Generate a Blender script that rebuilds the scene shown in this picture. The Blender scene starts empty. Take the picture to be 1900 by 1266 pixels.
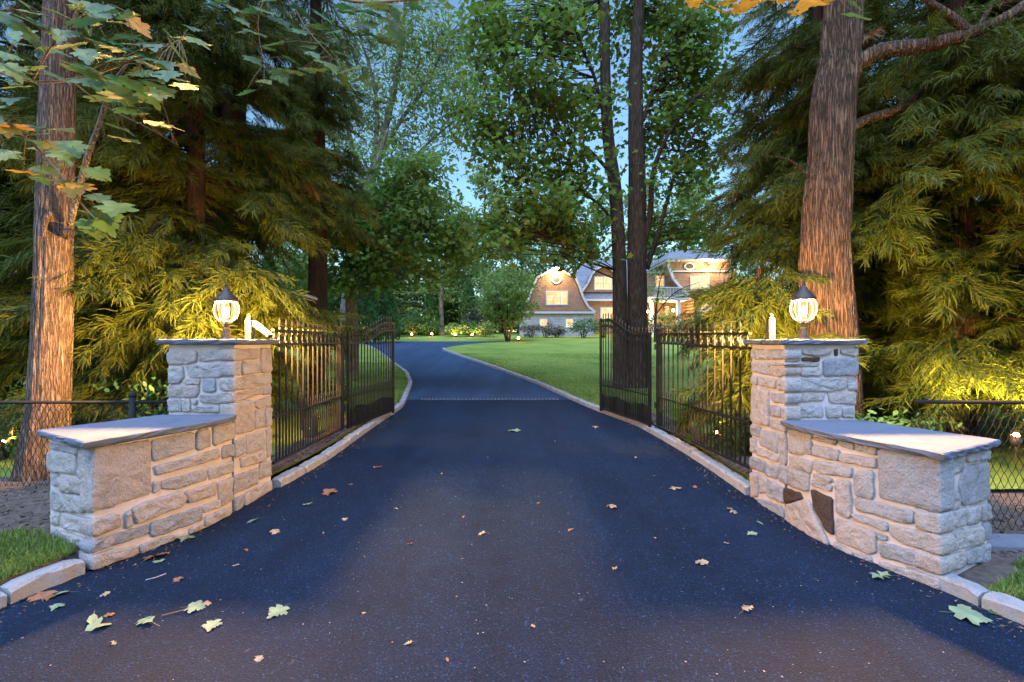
import bpy, math, random
import numpy as np
from mathutils import Vector, Matrix, noise as mnoise

# ------------------------------------------------------------------ scene, camera, light
S = bpy.context.scene
C = S.collection
CAM_Z, F, CX, CY = 1.6, 900.0, 950.0, 633.0
cam_d = bpy.data.cameras.new('camera'); cam_d.sensor_width = 36.0; cam_d.lens = 36.0 * F / 1900.0
cam_d.clip_start = 0.05; cam_d.clip_end = 2000
cam = bpy.data.objects.new('camera', cam_d); C.objects.link(cam)
cam.location = (0, 0, CAM_Z); cam.rotation_euler = (math.radians(90), 0, 0)
S.camera = cam

SUN_EL, SUN_AZ = 6.0, 200.0       # dusk glow low behind the camera (degrees, clockwise from +Y)
world = bpy.data.worlds.new('World'); S.world = world; world.use_nodes = True
wn = world.node_tree.nodes; wl = world.node_tree.links
sky = wn.new('ShaderNodeTexSky'); sky.sky_type = 'NISHITA'; sky.sun_disc = False
sky.sun_elevation = math.radians(SUN_EL); sky.sun_rotation = math.radians(SUN_AZ)
sky.air_density = 1.0; sky.dust_density = 0.1; sky.ozone_density = 2.5
wl.new(sky.outputs[0], wn['Background'].inputs[0]); wn['Background'].inputs[1].default_value = 0.058

sun_d = bpy.data.lights.new('sun', 'SUN'); sun_d.energy = 1.3; sun_d.angle = math.radians(80)
sun_d.color = (0.47, 0.62, 1.0)
sun = bpy.data.objects.new('sun', sun_d); C.objects.link(sun)
_a = math.radians(SUN_AZ); _e = math.radians(66)
_sv = Vector((math.sin(_a) * math.cos(_e), math.cos(_a) * math.cos(_e), math.sin(_e)))
sun.rotation_euler = _sv.to_track_quat('Z', 'Y').to_euler()

S.view_settings.view_transform = 'Standard'; S.view_settings.look = 'None'
S.view_settings.gamma = 1.0; S.view_settings.use_curve_mapping = False
S.view_settings.exposure = 2.78
S.cycles.use_denoising = True
S.cycles.max_bounces = 5; S.cycles.transparent_max_bounces = 16
S.cycles.diffuse_bounces = 2; S.cycles.glossy_bounces = 2; S.cycles.transmission_bounces = 4
S.cycles.sample_clamp_indirect = 3.0
S.cycles.caustics_reflective = False; S.cycles.caustics_refractive = False

LAMP_WARM = (1.0, 0.52, 0.17)
rnd = random.Random(11)
nrg = np.random.default_rng(5)

# ------------------------------------------------------------------ helpers
def at(px, py, d):
    return Vector(((px - CX) / F * d, d, CAM_Z - (py - CY) / F * d))

def g(y):
    s = y - 12.0
    z = 0.03 * (s + math.sqrt(s * s + 4.0))
    if y > 52: z = g(52) + 0.02 * (y - 52)
    return z - 0.005 if y > 5 else 0.0 + max(0, z - 0.005) * 0.3

def tag(o, label=None, cat=None, group=None, kind=None):
    if label: o['label'] = label
    if cat: o['category'] = cat
    if group: o['group'] = group
    if kind: o['kind'] = kind
    return o

def empty(name, loc=(0, 0, 0)):
    o = bpy.data.objects.new(name, None); o.empty_display_size = 0.1
    C.objects.link(o); o.location = loc
    return o

def link_mesh(name, me, parent=None, loc=None):
    o = bpy.data.objects.new(name, me); C.objects.link(o)
    if loc is not None: o.location = loc
    if parent is not None:
        o.parent = parent
        o.matrix_parent_inverse = Matrix.Translation(-Vector(world_loc(parent)))
    return o

def world_loc(o):
    v = Vector(o.location)
    return v

class MB:
    """collects geometry in world coordinates, built as ONE mesh object"""
    def __init__(s): s.v = []; s.f = []; s.m = []
    def add(s, vs, fs, mi=0):
        b = len(s.v); s.v += [tuple(x) for x in vs]
        s.f += [tuple(b + i for i in f) for f in fs]; s.m += [mi] * len(fs)
    def box(s, lo, hi, mi=0):
        x0, y0, z0 = lo; x1, y1, z1 = hi
        s.add([(x0,y0,z0),(x1,y0,z0),(x1,y1,z0),(x0,y1,z0),(x0,y0,z1),(x1,y0,z1),(x1,y1,z1),(x0,y1,z1)],
              [(0,3,2,1),(4,5,6,7),(0,1,5,4),(1,2,6,5),(2,3,7,6),(3,0,4,7)], mi)
    def bar(s, p, q, w, h=None, up=(0,0,1), mi=0):
        p = Vector(p); q = Vector(q); h = h or w
        t = (q - p).normalized(); u = Vector(up)
        sd = t.cross(u)
        if sd.length < 1e-4: sd = t.cross(Vector((0,1,0)))
        sd.normalize(); u = sd.cross(t)
        vs = []
        for c in (p, q):
            for a, b in ((-1,-1),(1,-1),(1,1),(-1,1)): vs.append(c + sd * a * w / 2 + u * b * h / 2)
        s.add(vs, [(0,1,2,3),(7,6,5,4),(0,4,5,1),(1,5,6,2),(2,6,7,3),(3,7,4,0)], mi)
    def tube(s, pts, rad, n=8, cap=True, mi=0, rough=None):
        pts = [Vector(p) for p in pts]; m = len(pts)
        if not hasattr(rad, '__len__'): rad = [rad] * m
        b = len(s.v); prev = None
        for i, p in enumerate(pts):
            t = (pts[min(i+1, m-1)] - pts[max(i-1, 0)]).normalized()
            if prev is None:
                a = Vector((1,0,0)) if abs(t.x) < 0.8 else Vector((0,1,0))
                a = (a - t * a.dot(t)).normalized()
            else:
                a = (prev - t * prev.dot(t)).normalized()
            prev = a; c = t.cross(a)
            for k in range(n):
                an = 2 * math.pi * k / n
                r = rad[i]
                if rough: r = rough(an, i / max(1, m - 1), r, p)
                s.v.append(tuple(p + (a * math.cos(an) + c * math.sin(an)) * r))
        for i in range(m - 1):
            for k in range(n):
                k2 = (k + 1) % n
                s.f.append((b+i*n+k, b+i*n+k2, b+(i+1)*n+k2, b+(i+1)*n+k)); s.m.append(mi)
        if cap:
            s.f.append(tuple(b + k for k in range(n))[::-1]); s.m.append(mi)
            s.f.append(tuple(b + (m-1)*n + k for k in range(n))); s.m.append(mi)
    def lathe(s, prof, c, n=16, mi=0):
        c = Vector(c); b = len(s.v)
        for r, z in prof:
            for k in range(n):
                a = 2*math.pi*k/n
                s.v.append((c.x + r*math.cos(a), c.y + r*math.sin(a), c.z + z))
        for i in range(len(prof)-1):
            for k in range(n):
                k2 = (k+1) % n
                s.f.append((b+i*n+k, b+i*n+k2, b+(i+1)*n+k2, b+(i+1)*n+k)); s.m.append(mi)
    def prism(s, poly, z0, z1, mi=0):
        n = len(poly)
        s.add([(x, y, z0) for x, y in poly] + [(x, y, z1) for x, y in poly],
              [tuple(range(n))[::-1], tuple(range(n, 2*n))] + [(i, (i+1) % n, n+(i+1) % n, n+i) for i in range(n)], mi)
    def ring(s, c, r, w, axis_u, axis_v, n=14, mi=0):
        """flat ring with a square section in the plane (axis_u, axis_v)"""
        c = Vector(c); U = Vector(axis_u); V = Vector(axis_v); N = U.cross(V).normalized(); b = len(s.v)
        for k in range(n):
            a = 2*math.pi*k/n; d = U*math.cos(a) + V*math.sin(a)
            for rr, nn in ((r-w/2,-w/2),(r+w/2,-w/2),(r+w/2,w/2),(r-w/2,w/2)):
                s.v.append(tuple(c + d*rr + N*nn))
        for k in range(n):
            k2 = (k+1) % n
            for j in range(4):
                j2 = (j+1) % 4
                s.f.append((b+k*4+j, b+k2*4+j, b+k2*4+j2, b+k*4+j2)); s.m.append(mi)
    def build(s, name, mat, parent=None, smooth=False, origin=None):
        me = bpy.data.meshes.new(name)
        v = s.v
        o_loc = None
        if origin is not None:
            ox, oy, oz = origin
            v = [(a-ox, b-oy, c-oz) for a, b, c in v]; o_loc = origin
        me.from_pydata(v, [], s.f)
        mats = mat if isinstance(mat, (list, tuple)) else [mat]
        for m in mats: me.materials.append(m)
        if len(mats) > 1: me.polygons.foreach_set('material_index', s.m)
        if smooth: me.polygons.foreach_set('use_smooth', [True] * len(s.f))
        me.update()
        return link_mesh(name, me, parent, o_loc)

def mesh_from_arrays(name, verts, tris, mats, midx=None, smooth=False):
    me = bpy.data.meshes.new(name)
    nv, nt = len(verts), len(tris)
    me.vertices.add(nv); me.vertices.foreach_set('co', np.ascontiguousarray(verts, dtype=np.float32).ravel())
    me.loops.add(nt*3); me.loops.foreach_set('vertex_index', np.ascontiguousarray(tris, dtype=np.int32).ravel())
    me.polygons.add(nt); me.polygons.foreach_set('loop_start', np.arange(0, nt*3, 3, dtype=np.int32))
    try: me.polygons.foreach_set('loop_total', np.full(nt, 3, dtype=np.int32))
    except Exception: pass
    for m in mats: me.materials.append(m)
    if midx is not None: me.polygons.foreach_set('material_index', np.ascontiguousarray(midx, dtype=np.int32))
    if smooth: me.polygons.foreach_set('use_smooth', np.ones(nt, dtype=bool))
    me.update(calc_edges=True)
    return me

def unit(a):
    return a / np.maximum(np.linalg.norm(a, axis=-1, keepdims=True), 1e-9)

def frames(xdir, up):
    """rotation matrices whose columns are x = xdir, z about up"""
    x = unit(xdir); z = up - (up * x).sum(-1, keepdims=True) * x; z = unit(z); y = np.cross(z, x)
    return np.stack([x, y, z], axis=-1)

def scatter_arrays(tv, tt, pos, R, sc):
    N, n = len(pos), len(tv)
    v = np.einsum('nij,kj->nki', R, tv) * sc[:, None, None] + pos[:, None, :]
    t = tt[None] + (np.arange(N) * n)[:, None, None]
    return v.reshape(-1, 3), t.reshape(-1, 3)

# ------------------------------------------------------------------ materials
MATS = {}
def newmat(name):
    m = bpy.data.materials.new(name); m.use_nodes = True; MATS[name] = m
    nt = m.node_tree; b = nt.nodes['Principled BSDF']
    return m, nt, b

def nd(nt, t, **kw):
    n = nt.nodes.new(t)
    for k, v in kw.items(): setattr(n, k, v)
    return n

def ramp(nt, fac, stops):
    r = nd(nt, 'ShaderNodeValToRGB'); e = r.color_ramp.elements
    while len(e) < len(stops): e.new(0.5)
    for el, (p, c) in zip(e, stops): el.position = p; el.color = (*c, 1)
    nt.links.new(fac, r.inputs[0]); return r

def coords(nt, scale=(1,1,1), kind='Object'):
    tc = nd(nt, 'ShaderNodeTexCoord'); mp = nd(nt, 'ShaderNodeMapping'); mp.inputs['Scale'].default_value = scale
    nt.links.new(tc.outputs[kind], mp.inputs[0]); return mp.outputs[0]

def noise_tex(nt, vec, scale, detail=4, rough=0.6):
    n = nd(nt, 'ShaderNodeTexNoise'); n.inputs['Scale'].default_value = scale
    n.inputs['Detail'].default_value = detail; n.inputs['Roughness'].default_value = rough
    nt.links.new(vec, n.inputs['Vector']); return n.outputs['Fac']

def bump(nt, b, h, strength=0.3, dist=0.01):
    bp = nd(nt, 'ShaderNodeBump'); bp.inputs['Strength'].default_value = strength; bp.inputs['Distance'].default_value = dist
    nt.links.new(h, bp.inputs['Height']); nt.links.new(bp.outputs[0], b.inputs['Normal'])

def mixc(nt, a, b_, fac, mode='MIX'):
    m = nd(nt, 'ShaderNodeMix', data_type='RGBA', blend_type=mode)
    for sock, val in ((m.inputs[0], fac), (m.inputs[6], a), (m.inputs[7], b_)):
        if hasattr(val, 'is_linked'): nt.links.new(val, sock)
        else: sock.default_value = val if not isinstance(val, tuple) else (*val, 1)[:4]
    return m.outputs[2]

def plain(name, col, rough=0.6, metal=0.0, var=0.0, scale=8.0, bmp=0.0, bscale=60, spec=0.5):
    m, nt, b = newmat(name)
    b.inputs['Roughness'].default_value = rough; b.inputs['Metallic'].default_value = metal
    b.inputs['Specular IOR Level'].default_value = spec
    v = coords(nt)
    n = noise_tex(nt, v, scale)
    lo = tuple(c*(1-var) for c in col); hi = tuple(min(1, c*(1+var)) for c in col)
    r = ramp(nt, n, [(0.3, lo), (0.7, hi)])
    nt.links.new(r.outputs[0], b.inputs['Base Color'])
    if bmp: bump(nt, b, noise_tex(nt, v, bscale), bmp, 0.01)
    return m

def emit(name, col, strength):
    m = bpy.data.materials.new(name); m.use_nodes = True; nt = m.node_tree
    nt.nodes.clear(); e = nd(nt, 'ShaderNodeEmission'); o = nd(nt, 'ShaderNodeOutputMaterial')
    e.inputs[0].default_value = (*col, 1); e.inputs[1].default_value = strength
    nt.links.new(e.outputs[0], o.inputs[0]); return m

def leaf_mat(name, cols, trans=0.35, rough=0.5, spec=0.3, per_object=False):
    """per-leaf random colour, two-sided with light passing through"""
    m, nt, b = newmat(name)
    gi = nd(nt, 'ShaderNodeNewGeometry')
    st = [(i / max(1, len(cols)-1), c) for i, c in enumerate(cols)]
    src = nd(nt, 'ShaderNodeObjectInfo').outputs['Random'] if per_object else gi.outputs['Random Per Island']
    r = ramp(nt, src, st)
    v = coords(nt, kind='Object'); n = noise_tex(nt, v, 1.3, 2)
    hs = nd(nt, 'ShaderNodeHueSaturation'); mr = nd(nt, 'ShaderNodeMapRange')
    mr.inputs['To Min'].default_value = 0.72; mr.inputs['To Max'].default_value = 1.3
    mr.inputs['From Min'].default_value = 0.3; mr.inputs['From Max'].default_value = 0.7
    nt.links.new(n, mr.inputs[0]); nt.links.new(mr.outputs[0], hs.inputs['Value']); nt.links.new(r.outputs[0], hs.inputs['Color'])
    nt.links.new(hs.outputs[0], b.inputs['Base Color'])
    b.inputs['Roughness'].default_value = rough; b.inputs['Specular IOR Level'].default_value = spec
    tr = nd(nt, 'ShaderNodeBsdfTranslucent'); nt.links.new(hs.outputs[0], tr.inputs[0])
    mx = nd(nt, 'ShaderNodeMixShader'); mx.inputs[0].default_value = trans
    nt.links.new(b.outputs[0], mx.inputs[1]); nt.links.new(tr.outputs[0], mx.inputs[2])
    nt.links.new(mx.outputs[0], nt.nodes['Material Output'].inputs[0])
    return m

def stone_mat(name, cols, bs=1.0, scale=1.0, var=True):
    m, nt, b = newmat(name)
    oi = nd(nt, 'ShaderNodeObjectInfo')
    tc = nd(nt, 'ShaderNodeTexCoord'); ad = nd(nt, 'ShaderNodeVectorMath', operation='ADD')
    sc = nd(nt, 'ShaderNodeVectorMath', operation='SCALE'); sc.inputs[3].default_value = 37.0
    nt.links.new(oi.outputs['Random'], sc.inputs[0]); nt.links.new(tc.outputs['Object'], ad.inputs[0]); nt.links.new(sc.outputs[0], ad.inputs[1])
    v = ad.outputs[0]
    base = ramp(nt, oi.outputs['Random'], [(i/max(1, len(cols)-1), c) for i, c in enumerate(cols)])
    n1 = noise_tex(nt, v, 7*scale, 6, 0.65); n2 = noise_tex(nt, v, 60*scale, 3, 0.7)
    r1 = ramp(nt, n1, [(0.22, (0.55, 0.56, 0.58)), (0.5, (1, 1, 1)), (0.75, (1.0, 0.93, 0.84))])
    c1 = mixc(nt, base.outputs[0], r1.outputs[0], 0.85, 'MULTIPLY')
    r2 = ramp(nt, n2, [(0.3, (0.72, 0.72, 0.72)), (0.7, (1, 1, 1))])
    c2 = mixc(nt, c1, r2.outputs[0], 0.6, 'MULTIPLY')
    nt.links.new(c2, b.inputs['Base Color']); b.inputs['Roughness'].default_value = 0.88
    b.inputs['Specular IOR Level'].default_value = 0.25
    h1 = nd(nt, 'ShaderNodeMath', operation='ADD')
    mu = nd(nt, 'ShaderNodeMath', operation='MULTIPLY'); mu.inputs[1].default_value = 0.35
    nt.links.new(noise_tex(nt, v, 16*scale, 7, 0.72), h1.inputs[0]); nt.links.new(n2, mu.inputs[0]); nt.links.new(mu.outputs[0], h1.inputs[1])
    bump(nt, b, h1.outputs[0], bs, 0.045)
    return m

def bark_mat(name, c0, c1, vs=26, zs=3.0, st=0.8):
    """interlaced furrows: dark where the stretched noise crosses its middle value"""
    m, nt, b = newmat(name)
    v = coords(nt, (vs, vs, zs)); n = noise_tex(nt, v, 1.0, 3, 0.55)
    su = nd(nt, 'ShaderNodeMath', operation='SUBTRACT'); su.inputs[1].default_value = .5; nt.links.new(n, su.inputs[0])
    ab = nd(nt, 'ShaderNodeMath', operation='ABSOLUTE'); nt.links.new(su.outputs[0], ab.inputs[0])
    mu = nd(nt, 'ShaderNodeMath', operation='MULTIPLY'); mu.inputs[1].default_value = 6.0; mu.use_clamp = True; nt.links.new(ab.outputs[0], mu.inputs[0])
    r = ramp(nt, mu.outputs[0], [(0.0, c0), (0.35, tuple((p+q)/2 for p, q in zip(c0, c1))), (0.9, c1)])
    v2 = coords(nt, (1, 1, 1)); n2 = noise_tex(nt, v2, 3.0, 5); n3 = noise_tex(nt, v2, 45, 4, .7)
    r2 = ramp(nt, n2, [(0.3, (0.62, 0.66, 0.62)), (0.7, (1.05, 1, 1))])
    r3 = ramp(nt, n3, [(0.3, (0.7, 0.7, 0.7)), (0.7, (1.15, 1.15, 1.15))])
    c = mixc(nt, r.outputs[0], r2.outputs[0], 0.9, 'MULTIPLY'); c = mixc(nt, c, r3.outputs[0], 0.8, 'MULTIPLY')
    nt.links.new(c, b.inputs['Base Color'])
    b.inputs['Roughness'].default_value = 0.92; b.inputs['Specular IOR Level'].default_value = 0.15
    h = nd(nt, 'ShaderNodeMath', operation='MULTIPLY_ADD'); h.inputs[1].default_value = .35
    nt.links.new(n3, h.inputs[0]); nt.links.new(mu.outputs[0], h.inputs[2])
    bump(nt, b, h.outputs[0], st, 0.025); return m

M_STONE = stone_mat('fieldstone', [(0.37, 0.395, 0.44), (0.50, 0.48, 0.47), (0.43, 0.445, 0.48), (0.54, 0.51, 0.49), (0.47, 0.475, 0.49), (0.52, 0.48, 0.455), (0.34, 0.37, 0.42), (0.50, 0.485, 0.485)])
M_STONE_TAN = stone_mat('buff_fieldstone', [(0.54, 0.49, 0.465), (0.50, 0.44, 0.41), (0.55, 0.51, 0.49)])
M_STONE_DARK = stone_mat('brown_fieldstone', [(0.085, 0.06, 0.05), (0.10, 0.07, 0.055)])
M_MORTAR = plain('mortar', (0.50, 0.46, 0.455), 0.95, var=0.16, scale=5, bmp=0.5, bscale=70)
M_SLAB = stone_mat('bluestone', [(0.115, 0.145, 0.20), (0.125, 0.155, 0.21)], 0.22)
M_GRANITE = stone_mat('granite', [(0.30, 0.31, 0.33), (0.38, 0.38, 0.38), (0.33, 0.32, 0.31)], 0.5, 1.6)
M_COBBLE = stone_mat('dark_cobble', [(0.10, 0.11, 0.13), (0.17, 0.18, 0.20), (0.13, 0.14, 0.16)], 0.5, 1.6)
M_IRON = plain('black_iron', (0.011, 0.0095, 0.0085), 0.5, 0.0, var=0.25, scale=20, bmp=0.15, bscale=120)
M_BRONZE = plain('dark_bronze', (0.035, 0.027, 0.022), 0.5, 0.2, var=0.2, scale=15, bmp=0.1, bscale=90)
M_WIRE = plain('black_wire', (0.014, 0.015, 0.017), 0.8, 0.0, var=0.2, spec=0.2)
M_WHITE = plain('white_trim', (0.42, 0.42, 0.415), 0.55, var=0.06, scale=3)
M_PLASTIC = plain('white_plastic', (0.24, 0.24, 0.235), 0.4, var=0.05)
M_BLACK = plain('black_plastic', (0.02, 0.02, 0.022), 0.4, var=0.1)
M_MAPLE_BARK = bark_mat('maple_bark', (0.07, 0.053, 0.043), (0.31, 0.235, 0.19), 40, 4.0, 1.0)
M_OAK_BARK = bark_mat('furrowed_bark', (0.036, 0.025, 0.018), (0.225, 0.152, 0.102), 30, 2.6, 1.0)
M_DARK_BARK = bark_mat('dark_bark', (0.03, 0.024, 0.02), (0.10, 0.08, 0.062), 24, 2.5)
M_CEDAR_BARK = bark_mat('cedar_bark', (0.022, 0.015, 0.011), (0.075, 0.046, 0.032), 40, 1.8)
M_PALE_BARK = bark_mat('pale_bark', (0.12, 0.11, 0.095), (0.30, 0.27, 0.23), 20, 3)
M_LEAF_NEAR = leaf_mat('near_maple_leaf', [(0.05, 0.12, 0.03), (0.06, 0.15, 0.045), (0.11, 0.17, 0.03), (0.07, 0.14, 0.05), (0.045, 0.10, 0.03), (0.14, 0.17, 0.03)], 0.35, 0.45, 0.4, True)
M_LEAF_YELLOW = leaf_mat('yellow_maple_leaf', [(0.30, 0.17, 0.015), (0.36, 0.22, 0.02)], 0.4)
M_LEAF_MAPLE = leaf_mat('maple_leaves', [(0.09, 0.18, 0.03), (0.115, 0.215, 0.035), (0.14, 0.23, 0.033), (0.10, 0.19, 0.035), (0.21, 0.19, 0.025)], 0.58)
M_LEAF_NORWAY = leaf_mat('norway_leaves', [(0.11, 0.21, 0.04), (0.14, 0.25, 0.045), (0.17, 0.27, 0.05), (0.12, 0.22, 0.05)], 0.6)
M_LEAF_FAR = leaf_mat('far_leaves', [(0.15, 0.24, 0.065), (0.18, 0.275, 0.07), (0.21, 0.28, 0.065), (0.16, 0.24, 0.07)], 0.5, 0.6, 0.2)
M_LEAF_LIGHT = leaf_mat('pale_leaves', [(0.16, 0.25, 0.065), (0.20, 0.30, 0.075), (0.22, 0.30, 0.085), (0.16, 0.24, 0.075)], 0.55, 0.6, 0.2)
M_SHRUB = leaf_mat('shrub_leaves', [(0.035, 0.10, 0.03), (0.05, 0.13, 0.035), (0.07, 0.15, 0.04)], 0.3)
M_SPIREA = leaf_mat('purple_grey_leaves', [(0.11, 0.08, 0.07), (0.09, 0.11, 0.06), (0.14, 0.09, 0.08)], 0.3)
M_CEDAR = leaf_mat('cedar_needles', [(0.048, 0.070, 0.008), (0.066, 0.090, 0.008), (0.095, 0.118, 0.009), (0.05, 0.074, 0.012), (0.070, 0.094, 0.008)], 0.3, 0.6, 0.2)
M_CEDAR_DEAD = leaf_mat('cedar_dead_needles', [(0.16, 0.08, 0.025), (0.20, 0.11, 0.035)], 0.2)
M_FALLEN_G = leaf_mat('fallen_green_leaf', [(0.20, 0.27, 0.15), (0.24, 0.30, 0.17)], 0.1, 0.6)
M_FALLEN_B = leaf_mat('fallen_brown_leaf', [(0.24, 0.10, 0.045), (0.30, 0.14, 0.06)], 0.1, 0.7)
M_FALLEN_T = leaf_mat('fallen_tan_leaf', [(0.34, 0.24, 0.14), (0.40, 0.27, 0.15)], 0.1, 0.7)
M_STEM = plain('leaf_stem', (0.16, 0.09, 0.04), 0.7, var=0.2)

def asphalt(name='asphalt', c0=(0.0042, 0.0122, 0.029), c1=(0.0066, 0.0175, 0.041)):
    m, nt, b = newmat(name)
    v = coords(nt)
    n1 = noise_tex(nt, v, 0.7, 5, 0.6); n2 = noise_tex(nt, v, 85, 4, 0.75); n3 = noise_tex(nt, v, 34, 4, 0.65)
    base = ramp(nt, n1, [(0.3, c0), (0.7, c1)])
    sp = ramp(nt, n2, [(0.36, (0.45, 0.45, 0.45)), (0.55, (1.0, 1.0, 1.0)), (0.70, (2.6, 2.55, 2.5))])
    c = mixc(nt, base.outputs[0], sp.outputs[0], 0.9, 'MULTIPLY')
    n4 = noise_tex(nt, coords(nt, (1.6, 0.16, 1)), 1.0, 5, 0.6); n5 = noise_tex(nt, v, 5.5, 6, 0.7)
    c = mixc(nt, c, ramp(nt, n4, [(0.3, (0.72, 0.72, 0.72)), (0.7, (1.3, 1.28, 1.25))]).outputs[0], 0.9, 'MULTIPLY')
    c = mixc(nt, c, ramp(nt, n5, [(0.3, (0.8, 0.8, 0.8)), (0.72, (1.22, 1.22, 1.22))]).outputs[0], 0.8, 'MULTIPLY')
    va = nd(nt, 'ShaderNodeTexVoronoi'); va.inputs['Scale'].default_value = 115; nt.links.new(v, va.inputs['Vector'])
    sx = nd(nt, 'ShaderNodeSeparateColor'); nt.links.new(va.outputs['Color'], sx.inputs[0])
    c = mixc(nt, c, ramp(nt, sx.outputs[0], [(0.0, (.68, .68, .68)), (0.8, (1.05, 1.05, 1.05)), (0.95, (1.25, 1.25, 1.25)), (0.985, (3.2, 3.1, 3.0))]).outputs[0], 1.0, 'MULTIPLY')
    bump(nt, b, va.outputs['Distance'], 0.5, 0.006)
    vo = nd(nt, 'ShaderNodeTexVoronoi'); vo.inputs['Scale'].default_value = 3.1; nt.links.new(v, vo.inputs['Vector'])
    dust = ramp(nt, vo.outputs['Distance'], [(0.0, (1, 1, 1)), (0.045, (0.5, 0.5, 0.5)), (0.075, (0, 0, 0))])
    dm = nd(nt, 'ShaderNodeMath', operation='MULTIPLY'); nt.links.new(dust.outputs[0], dm.inputs[0])
    ds = ramp(nt, n3, [(0.5, (0, 0, 0)), (0.62, (0.55, 0.55, 0.55))]); nt.links.new(ds.outputs[0], dm.inputs[1])
    c = mixc(nt, c, (0.16, 0.16, 0.165), dm.outputs[0])
    nt.links.new(c, b.inputs['Base Color'])
    rr = nd(nt, 'ShaderNodeMapRange'); rr.inputs['To Min'].default_value = 0.72; rr.inputs['To Max'].default_value = 0.9
    nt.links.new(n1, rr.inputs[0]); nt.links.new(rr.outputs[0], b.inputs['Roughness'])
    b.inputs['Specular IOR Level'].default_value = 0.15
    return m
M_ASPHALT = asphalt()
M_ASPHALT_SKYLIT = asphalt('skylit_asphalt', (0.026, 0.050, 0.094), (0.034, 0.063, 0.118))  # same paving; blue sky light on the far drive put into its base colour

def lawn_mat():
    m, nt, b = newmat('mown_lawn')
    v = coords(nt); n1 = noise_tex(nt, v, 0.5, 4, 0.6); n2 = noise_tex(nt, coords(nt, (1, 0.6, 1)), 55, 3, 0.7)
    r = ramp(nt, n1, [(0.25, (0.12, 0.20, 0.045)), (0.5, (0.20, 0.285, 0.06)), (0.75, (0.28, 0.33, 0.08))])
    r2 = ramp(nt, n2, [(0.3, (0.55, 0.6, 0.5)), (0.7, (1.2, 1.15, 1.0))])
    nt.links.new(mixc(nt, r.outputs[0], r2.outputs[0], 0.8, 'MULTIPLY'), b.inputs['Base Color'])
    b.inputs['Roughness'].default_value = 0.9; b.inputs['Specular IOR Level'].default_value = 0.1
    bump(nt, b, n2, 0.8, 0.03); return m
M_LAWN = lawn_mat()
M_BLADE = leaf_mat('grass_blade', [(0.11, 0.19, 0.035), (0.17, 0.25, 0.045), (0.20, 0.25, 0.06)], 0.3)
M_SOIL = plain('mulch', (0.085, 0.065, 0.050), 0.95, var=0.5, scale=14, bmp=1.0, bscale=45)
M_CHIP = leaf_mat('bark_chip', [(0.05, 0.032, 0.022), (0.10, 0.065, 0.045), (0.16, 0.12, 0.09)], 0.0, 0.9)
M_FLAG = plain('flagstone', (0.12, 0.135, 0.16), 0.85, var=0.15, bmp=0.3)

# ------------------------------------------------------------------ terrain, drive, lawns
def interp(tab, y):
    for (a, va), (b, vb) in zip(tab, tab[1:]):
        if y <= b: 
            t = (y - a) / (b - a); return va + (vb - va) * max(0, t)
    return tab[-1][1]

XL_TAB = [(-14, -16), (-2, -12), (0.2, -7.0), (1.4, -4.2), (2.2, -3.35), (2.9, -3.06), (3.36, -2.93), (4.11, -2.62), (4.53, -2.59), (5.26, -2.52), (6.4, -2.45), (7.7, -2.50), (9.4, -2.56), (10.6, -2.55), (11.6, -2.58), (12.3, -2.69), (13.8, -2.92), (15.5, -3.18), (18.2, -3.90), (21.4, -5.16), (25, -6.5), (31.6, -9.1), (35, -11.0), (38.5, -14)]
XR_TAB = [(-14, 16), (-2, 12), (0.2, 7.0), (1.4, 3.9), (2.2, 3.1), (2.71, 2.86), (3.117, 2.77), (3.82, 2.48), (4.364, 2.44), (5.0, 2.42), (6.37, 2.46), (7.48, 2.43), (9.17, 2.33), (10.7, 1.94), (13.2, 1.39), (15.24, 0.85), (17.26, 0.19), (21.1, -1.17), (25.5, -2.83), (29, -4.10), (30.2, -4.35), (31.6, -3.86), (35, -2.27), (38.5, 0.5)]
def smooth_tab(tab):
    ys = np.array([a for a, b in tab]); xs = np.array([b for a, b in tab])
    def f(y):
        w = 0.35 if y > 5.5 else 0.02
        k = np.linspace(-w, w, 7)
        return float(np.mean(np.interp(y + k, ys, xs)))
    return f
XL = smooth_tab(XL_TAB); XR = smooth_tab(XR_TAB)

def sheet(name, rows, mat, kind='structure', parent=None, smooth=True):
    """rows: list of lists of points (equal length)"""
    mb = MB(); n = len(rows[0])
    mb.v = [tuple(p) for r in rows for p in r]
    for i in range(len(rows)-1):
        for k in range(n-1):
            mb.f.append((i*n+k, i*n+k+1, (i+1)*n+k+1, (i+1)*n+k)); mb.m.append(0)
    o = mb.build(name, mat, parent, smooth)
    if kind: o['kind'] = kind
    return o

# base ground far to the horizon
ys = [-60, -14] + [y for y in np.arange(-2, 60, 2.0)] + [60, 75, 100, 150, 260]
sheet('ground', [[(x, y, g(y) - 0.06) for x in (-260, -120, -60, -30, -16, -8, 0, 8, 16, 30, 60, 120, 260)] for y in ys], M_SOIL)

def drive_rows(ys): return [[(XL(y) - 0.05 + (XR(y) - XL(y) + 0.1) * t, y, g(y)) for t in np.linspace(0, 1, 9)] for y in ys]
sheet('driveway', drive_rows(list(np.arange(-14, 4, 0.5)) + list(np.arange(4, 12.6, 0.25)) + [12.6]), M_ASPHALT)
sheet('driveway', drive_rows([12.6] + list(np.arange(12.85, 16, 0.25)) + list(np.arange(16, 38.6, 0.5))), M_ASPHALT_SKYLIT)

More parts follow.
